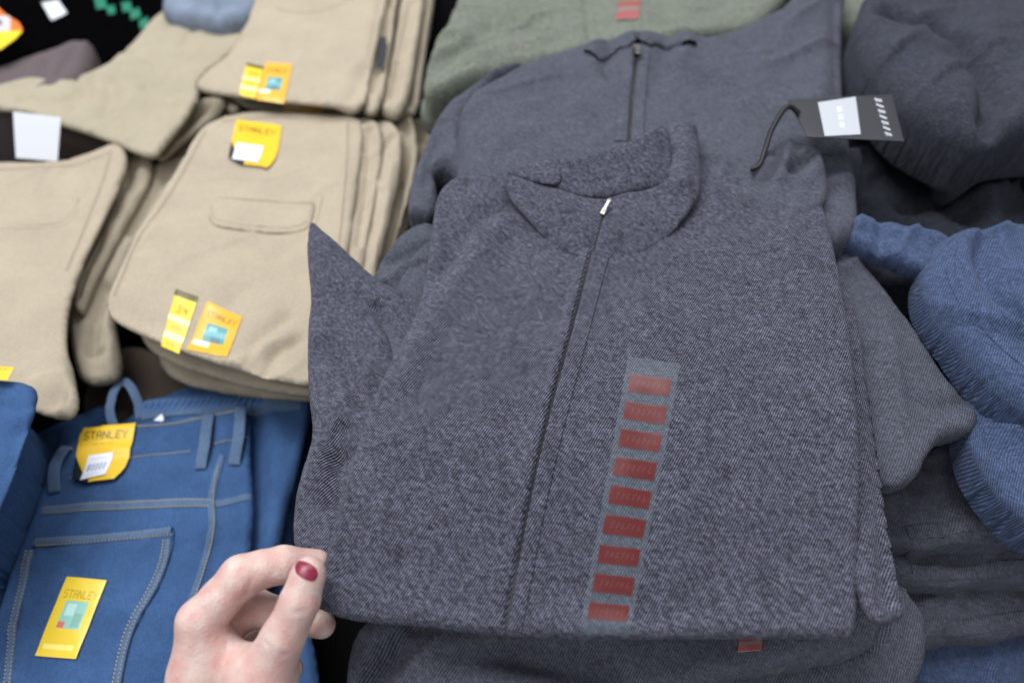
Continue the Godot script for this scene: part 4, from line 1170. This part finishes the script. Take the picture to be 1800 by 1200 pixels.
func make_jeans() -> void:
	var g := "folded blue jeans"
	var q := pl(0.120, 0, 0, Vector2(250, 950))
	var t := thing("jeans", "blue jeans with yellow tag and patch pocket, beside the hand", "jeans", base_of(230, 950, 0.12, 0.075), g)
	var B := folded("body", t, M.denim, [146, 760, 180, 748, 240, 744, 300, 740, 360, 724, 400, 716, 428, 714, 438, 740, 438, 820, 444, 880, 440, 960, 424, 1040, 396, 1120, 370, 1210, 340, 1330, -100, 1330, -60, 1220, -24, 1120, 14, 1010, 50, 910, 74, 850, 92, 806, 116, 776],
		q, 0.045, 4, {"crease": 0.0030, "cfreq": 9.0, "cang": 1.2, "cell": 0.003, "amp": 0.0028, "freq": 6.0, "seed": 29, "f": [
			["g", 0.003, -0.0012, [110, 846, 180, 822, 250, 800, 320, 790, 370, 786, 430, 772]],
			["s", 0.002, 0.0022, 0.03, [326, 1120, 346, 1050, 366, 990, 380, 930, 376, 880, 388, 820, 398, 780]],
			["g", 0.016, -0.004, [400, 880, 396, 960, 370, 1050]], ["g", 0.02, 0.004, [180, 860, 260, 850, 340, 850]]]})
	# felled seams, a shade worn, with thread lines
	band("waistband_edge", t, M.denim_seam, B, [150, 758, 190, 752, 240, 748, 300, 744, 360, 728, 424, 718], 0.004, 0.001)
	var sm := band("yoke_seam", t, M.denim_seam, B, [72, 896, 140, 892, 220, 888, 300, 884, 370, 884], 0.0085, 0.0010)
	band("yoke_seam", t, M.denim_seam, B, [378, 884, 410, 876, 440, 872], 0.0075, 0.0010)
	band("side_seam", t, M.denim_seam, B, [390, 800, 380, 840, 370, 880, 374, 930, 362, 980, 342, 1040, 324, 1100, 306, 1170], 0.0060, 0.0010)
	cloth("patch_pocket", t, M.denim, [60, 948, 130, 944, 210, 938, 290, 926, 306, 926, 302, 970, 286, 1020, 250, 1080, 226, 1130, 212, 1200, 200, 1300, -10, 1300, 2, 1200, 14, 1120, 30, 1050, 46, 990], pl(0.1225, 0, 0, Vector2(250, 950)), 0.005, {"cell": 0.003, "amp": 0.0024, "freq": 6.0, "seed": 29, "r": 0.002, "soft": 1})
	var PK := B
	band("pocket_hem", t, M.denim_seam, PK, [64, 954, 130, 952, 210, 946, 302, 934], 0.0080, 0.0040)
	for l in [[56, 970, 40, 1040, 24, 1110, 14, 1200], [296, 950, 292, 990, 270, 1040, 238, 1090, 220, 1140, 206, 1210]]:
		band("pocket_seam", t, M.denim_seam, PK, l, 0.0062, 0.0036)
	stitches("stitching", t, M.thread, B, [[120, 840, 180, 820, 250, 800, 330, 792], [74, 892, 140, 888, 220, 884, 300, 880, 370, 880], [74, 902, 140, 899, 220, 895, 300, 891, 370, 891], [378, 780, 430, 768]], 0.0022)
	stitches("stitching", t, M.thread, B, [[64, 950, 130, 947, 210, 941, 302, 929], [66, 962, 130, 958, 210, 952, 302, 941], [298, 950, 294, 990, 272, 1040, 240, 1090, 222, 1140, 208, 1210], [288, 950, 284, 990, 262, 1040, 230, 1090, 212, 1140, 198, 1210], [60, 970, 44, 1040, 28, 1110, 18, 1200], [50, 970, 34, 1040, 18, 1110, 8, 1200]], 0.0048)
	stitches("stitching", t, M.thread, B, [[384, 820, 374, 870, 378, 930, 366, 980, 346, 1040, 328, 1100], [180, 756, 240, 752, 300, 748, 360, 732, 424, 722]], 0.0022)
	for l in [[368, 728, 364, 780, 354, 828], [424, 716, 424, 770, 412, 818], [120, 786, 100, 820, 96, 866]]:
		var lp := band("belt_loop", t, M.denim_seam, B, l, 0.0115, 0.0022, 0.006)
		var n: int = l.size()
		stitches("bar_tack", lp, M.thread, B, [[l[n - 2] - 8, l[n - 1] - 4, l[n - 2] + 8, l[n - 1] - 5], [l[0] - 8, l[1] + 6, l[0] + 8, l[1] + 5]], 0.004, 0.002, 0.0016)
	brand_tag(t, B, [147, 753, 241, 747, 222, 848, 126, 856], [160, 806, 204, 801, 192, 842, 146, 850], q, 0.004)
	card("size_sticker", t, M.sticker_jeans, [122, 1017, 191, 1023, 136, 1160, 64, 1154], q, {"on": B, "lift": 0.0046, "give": 0.03, "nv": 20})
	var wl := on(Vector2(280, 740), q)
	card("white_label", t, M.white_card, [272, 742, 286, 730, 290, 738, 288, 744], q, {"lift": 0.004})
	# back half: waistband seen from inside, right leg
	var q2 := pl(0.112, 0, 0, Vector2(420, 760))
	var D := folded("back_half", t, M.denim, [238, 706, 280, 690, 340, 684, 420, 682, 500, 684, 542, 688, 544, 720, 530, 780, 516, 840, 500, 900, 490, 960, 468, 1030, 430, 1120, 380, 1200, 360, 1100, 400, 800, 300, 780, 244, 760],
		q2, 0.036, 2, {"crease": 0.0016, "cell": 0.003, "amp": 0.003, "seed": 33, "f": [["g", 0.012, -0.012, [446, 720, 450, 820, 452, 900, 440, 990]], ["g", 0.014, 0.005, [490, 760, 480, 860, 460, 960]], ["g", 0.004, -0.004, [240, 700, 300, 694, 420, 692, 530, 698]]]})
	band("waistband_inside", t, M.denim_seam, D, [250, 722, 300, 716, 380, 710, 460, 706, 530, 702], 0.026, 0.002)
	var ticks := []
	for k in 26: ticks.append([246 + k * 11, 730 - k * 0.8, 262 + k * 11, 706 - k * 0.8])
	stitches("overlock", t, M.denim, D, ticks, 0.0045, 0.030, 0.0042)
	band("belt_loop", t, M.denim_seam, D, [196, 746, 188, 720, 194, 690, 212, 664, 228, 676, 240, 704, 246, 734], 0.0095, 0.0022, 0.004)
	# others in the pile and beside it
	t = thing("jeans", "blue jeans under the tagged pair, edge showing at its right", "jeans", base_of(420, 800, 0.075, 0.0), g)
	folded("body", t, M.denim, [330, 668, 420, 664, 500, 676, 550, 720, 556, 770, 536, 820, 520, 880, 510, 960, 530, 1060, 560, 1180, 560, 1330, -60, 1330, 20, 1080, 100, 860, 200, 740], pl(0.076), 0.076, 5, {"crease": 0.0016, "amp": 0.004, "seed": 35, "f": [["g", 0.006, -0.008, [540, 740, 524, 820, 506, 890]]]})
	t = thing("jeans", "blue jeans in the shadowed gap left of the tagged pair", "jeans", base_of(80, 860, 0.09, 0.0), g)
	cloth("body", t, M.denim, [40, 760, 100, 728, 170, 700, 196, 700, 180, 740, 120, 790, 84, 850, 50, 940, 10, 1040, -30, 1140, -300, 1140, -240, 900], pl(0.088), 0.088, {"amp": 0.005, "seed": 39, "r": 0.02, "f": [["g", 0.008, -0.008, [90, 760, 60, 850, 10, 960]]]})
	t = thing("jeans", "blue jeans at the left edge, corner of the waistband in front of the khaki pile", "jeans", base_of(0, 800, 0.235, 0.09), g)
	B = folded("body", t, M.denim, [-380, 664, -120, 662, -40, 664, 36, 668, 62, 680, 56, 716, 34, 780, 4, 860, -30, 940, -80, 1040, -480, 1040], pl(0.235), 0.04, 4, {"crease": 0.0016, "cell": 0.0034, "amp": 0.003, "seed": 42, "f": [["g", 0.004, -0.003, [-60, 712, 0, 716, 60, 720]], ["g", 0.01, -0.008, [30, 760, 20, 830, -10, 920]]]})
	cloth("folded_leg", t, M.denim, [-420, 700, -80, 690, -10, 690, 20, 716, 0, 780, -40, 880, -90, 980, -480, 1000], pl(0.196), 0.108, {"amp": 0.003, "seed": 44, "r": 0.02})
	card("brand_tag", t, M.tag, [-60, 640, 24, 645, 12, 668, -70, 664], pl(0.245), {"lift": 0.0})

# ---------------------------------------------------------------- scene
func _ready() -> void:
	# camera
	var cam := Camera3D.new()
	cam.name = "camera"
	cam.rotation_degrees = Vector3(-PITCH, 0, 0)
	cam.position = CAM
	cb = Basis.from_euler(Vector3(deg_to_rad(-PITCH), 0, 0))
	cam.near = 0.05
	cam.far = 30.0
	add_child(cam)
	var at := CameraAttributesPhysical.new()
	at.frustum_focal_length = 12.0 / (600.0 / F)
	at.exposure_aperture = at.frustum_focal_length / 8.5
	at.frustum_focus_distance = 0.545
	at.frustum_near = 0.05; at.frustum_far = 30.0
	cam.attributes = at
	cam.current = true
	# the store's even light between the lamps
	var we := WorldEnvironment.new()
	var env := Environment.new()
	env.background_mode = Environment.BG_COLOR
	env.background_color = Color(0.61, 0.62, 0.64)
	env.background_energy_multiplier = 0.86
	env.tonemap_mode = Environment.TONE_MAPPER_LINEAR
	env.tonemap_exposure = 1.5
	env.sdfgi_enabled = true; env.ssao_enabled = true; env.ssil_enabled = true
	we.environment = env
	add_child(we)
	# ceiling lamps; the last, behind the camera, is an added front fill
	for l in [[Vector3(-1.0, 3.0, -1.1), Vector2(1.8, 1.2), 5.6], [Vector3(0.7, 3.0, -2.4), Vector2(1.8, 0.8), 2.6], [Vector3(-1.2, 3.0, 1.0), Vector2(1.8, 0.8), 1.6]]:
		var a := AreaLight3D.new()
		a.name = "ceiling_or_fill_lamp"
		a.area_size = l[1]
		a.light_energy = l[2]
		a.light_color = Color(0.985, 0.99, 1.0)
		a.area_range = 12.0
		a.shadow_enabled = true
		add_child(a, true)
		a.look_at_from_position(l[0], Vector3(0, 0.2, -0.5), Vector3.FORWARD)
	make_materials()
	# the table
	var tb := MeshInstance3D.new()
	tb.name = "display_table"
	var bm := BoxMesh.new()
	bm.size = Vector3(4.0, 0.04, 3.0)
	tb.mesh = bm
	tb.material_override = M.table
	tb.position = Vector3(0, -0.021, -1.3)
	tb.set_meta("kind", "structure")
	add_child(tb)
	var t0 := Time.get_ticks_msec()
	make_front_jacket()
	print("front ", Time.get_ticks_msec() - t0)
	make_jackets()
	make_khakis()
	make_jeans()
	print("cloth ", Time.get_ticks_msec() - t0)
	make_hand()
	print("all ", Time.get_ticks_msec() - t0)
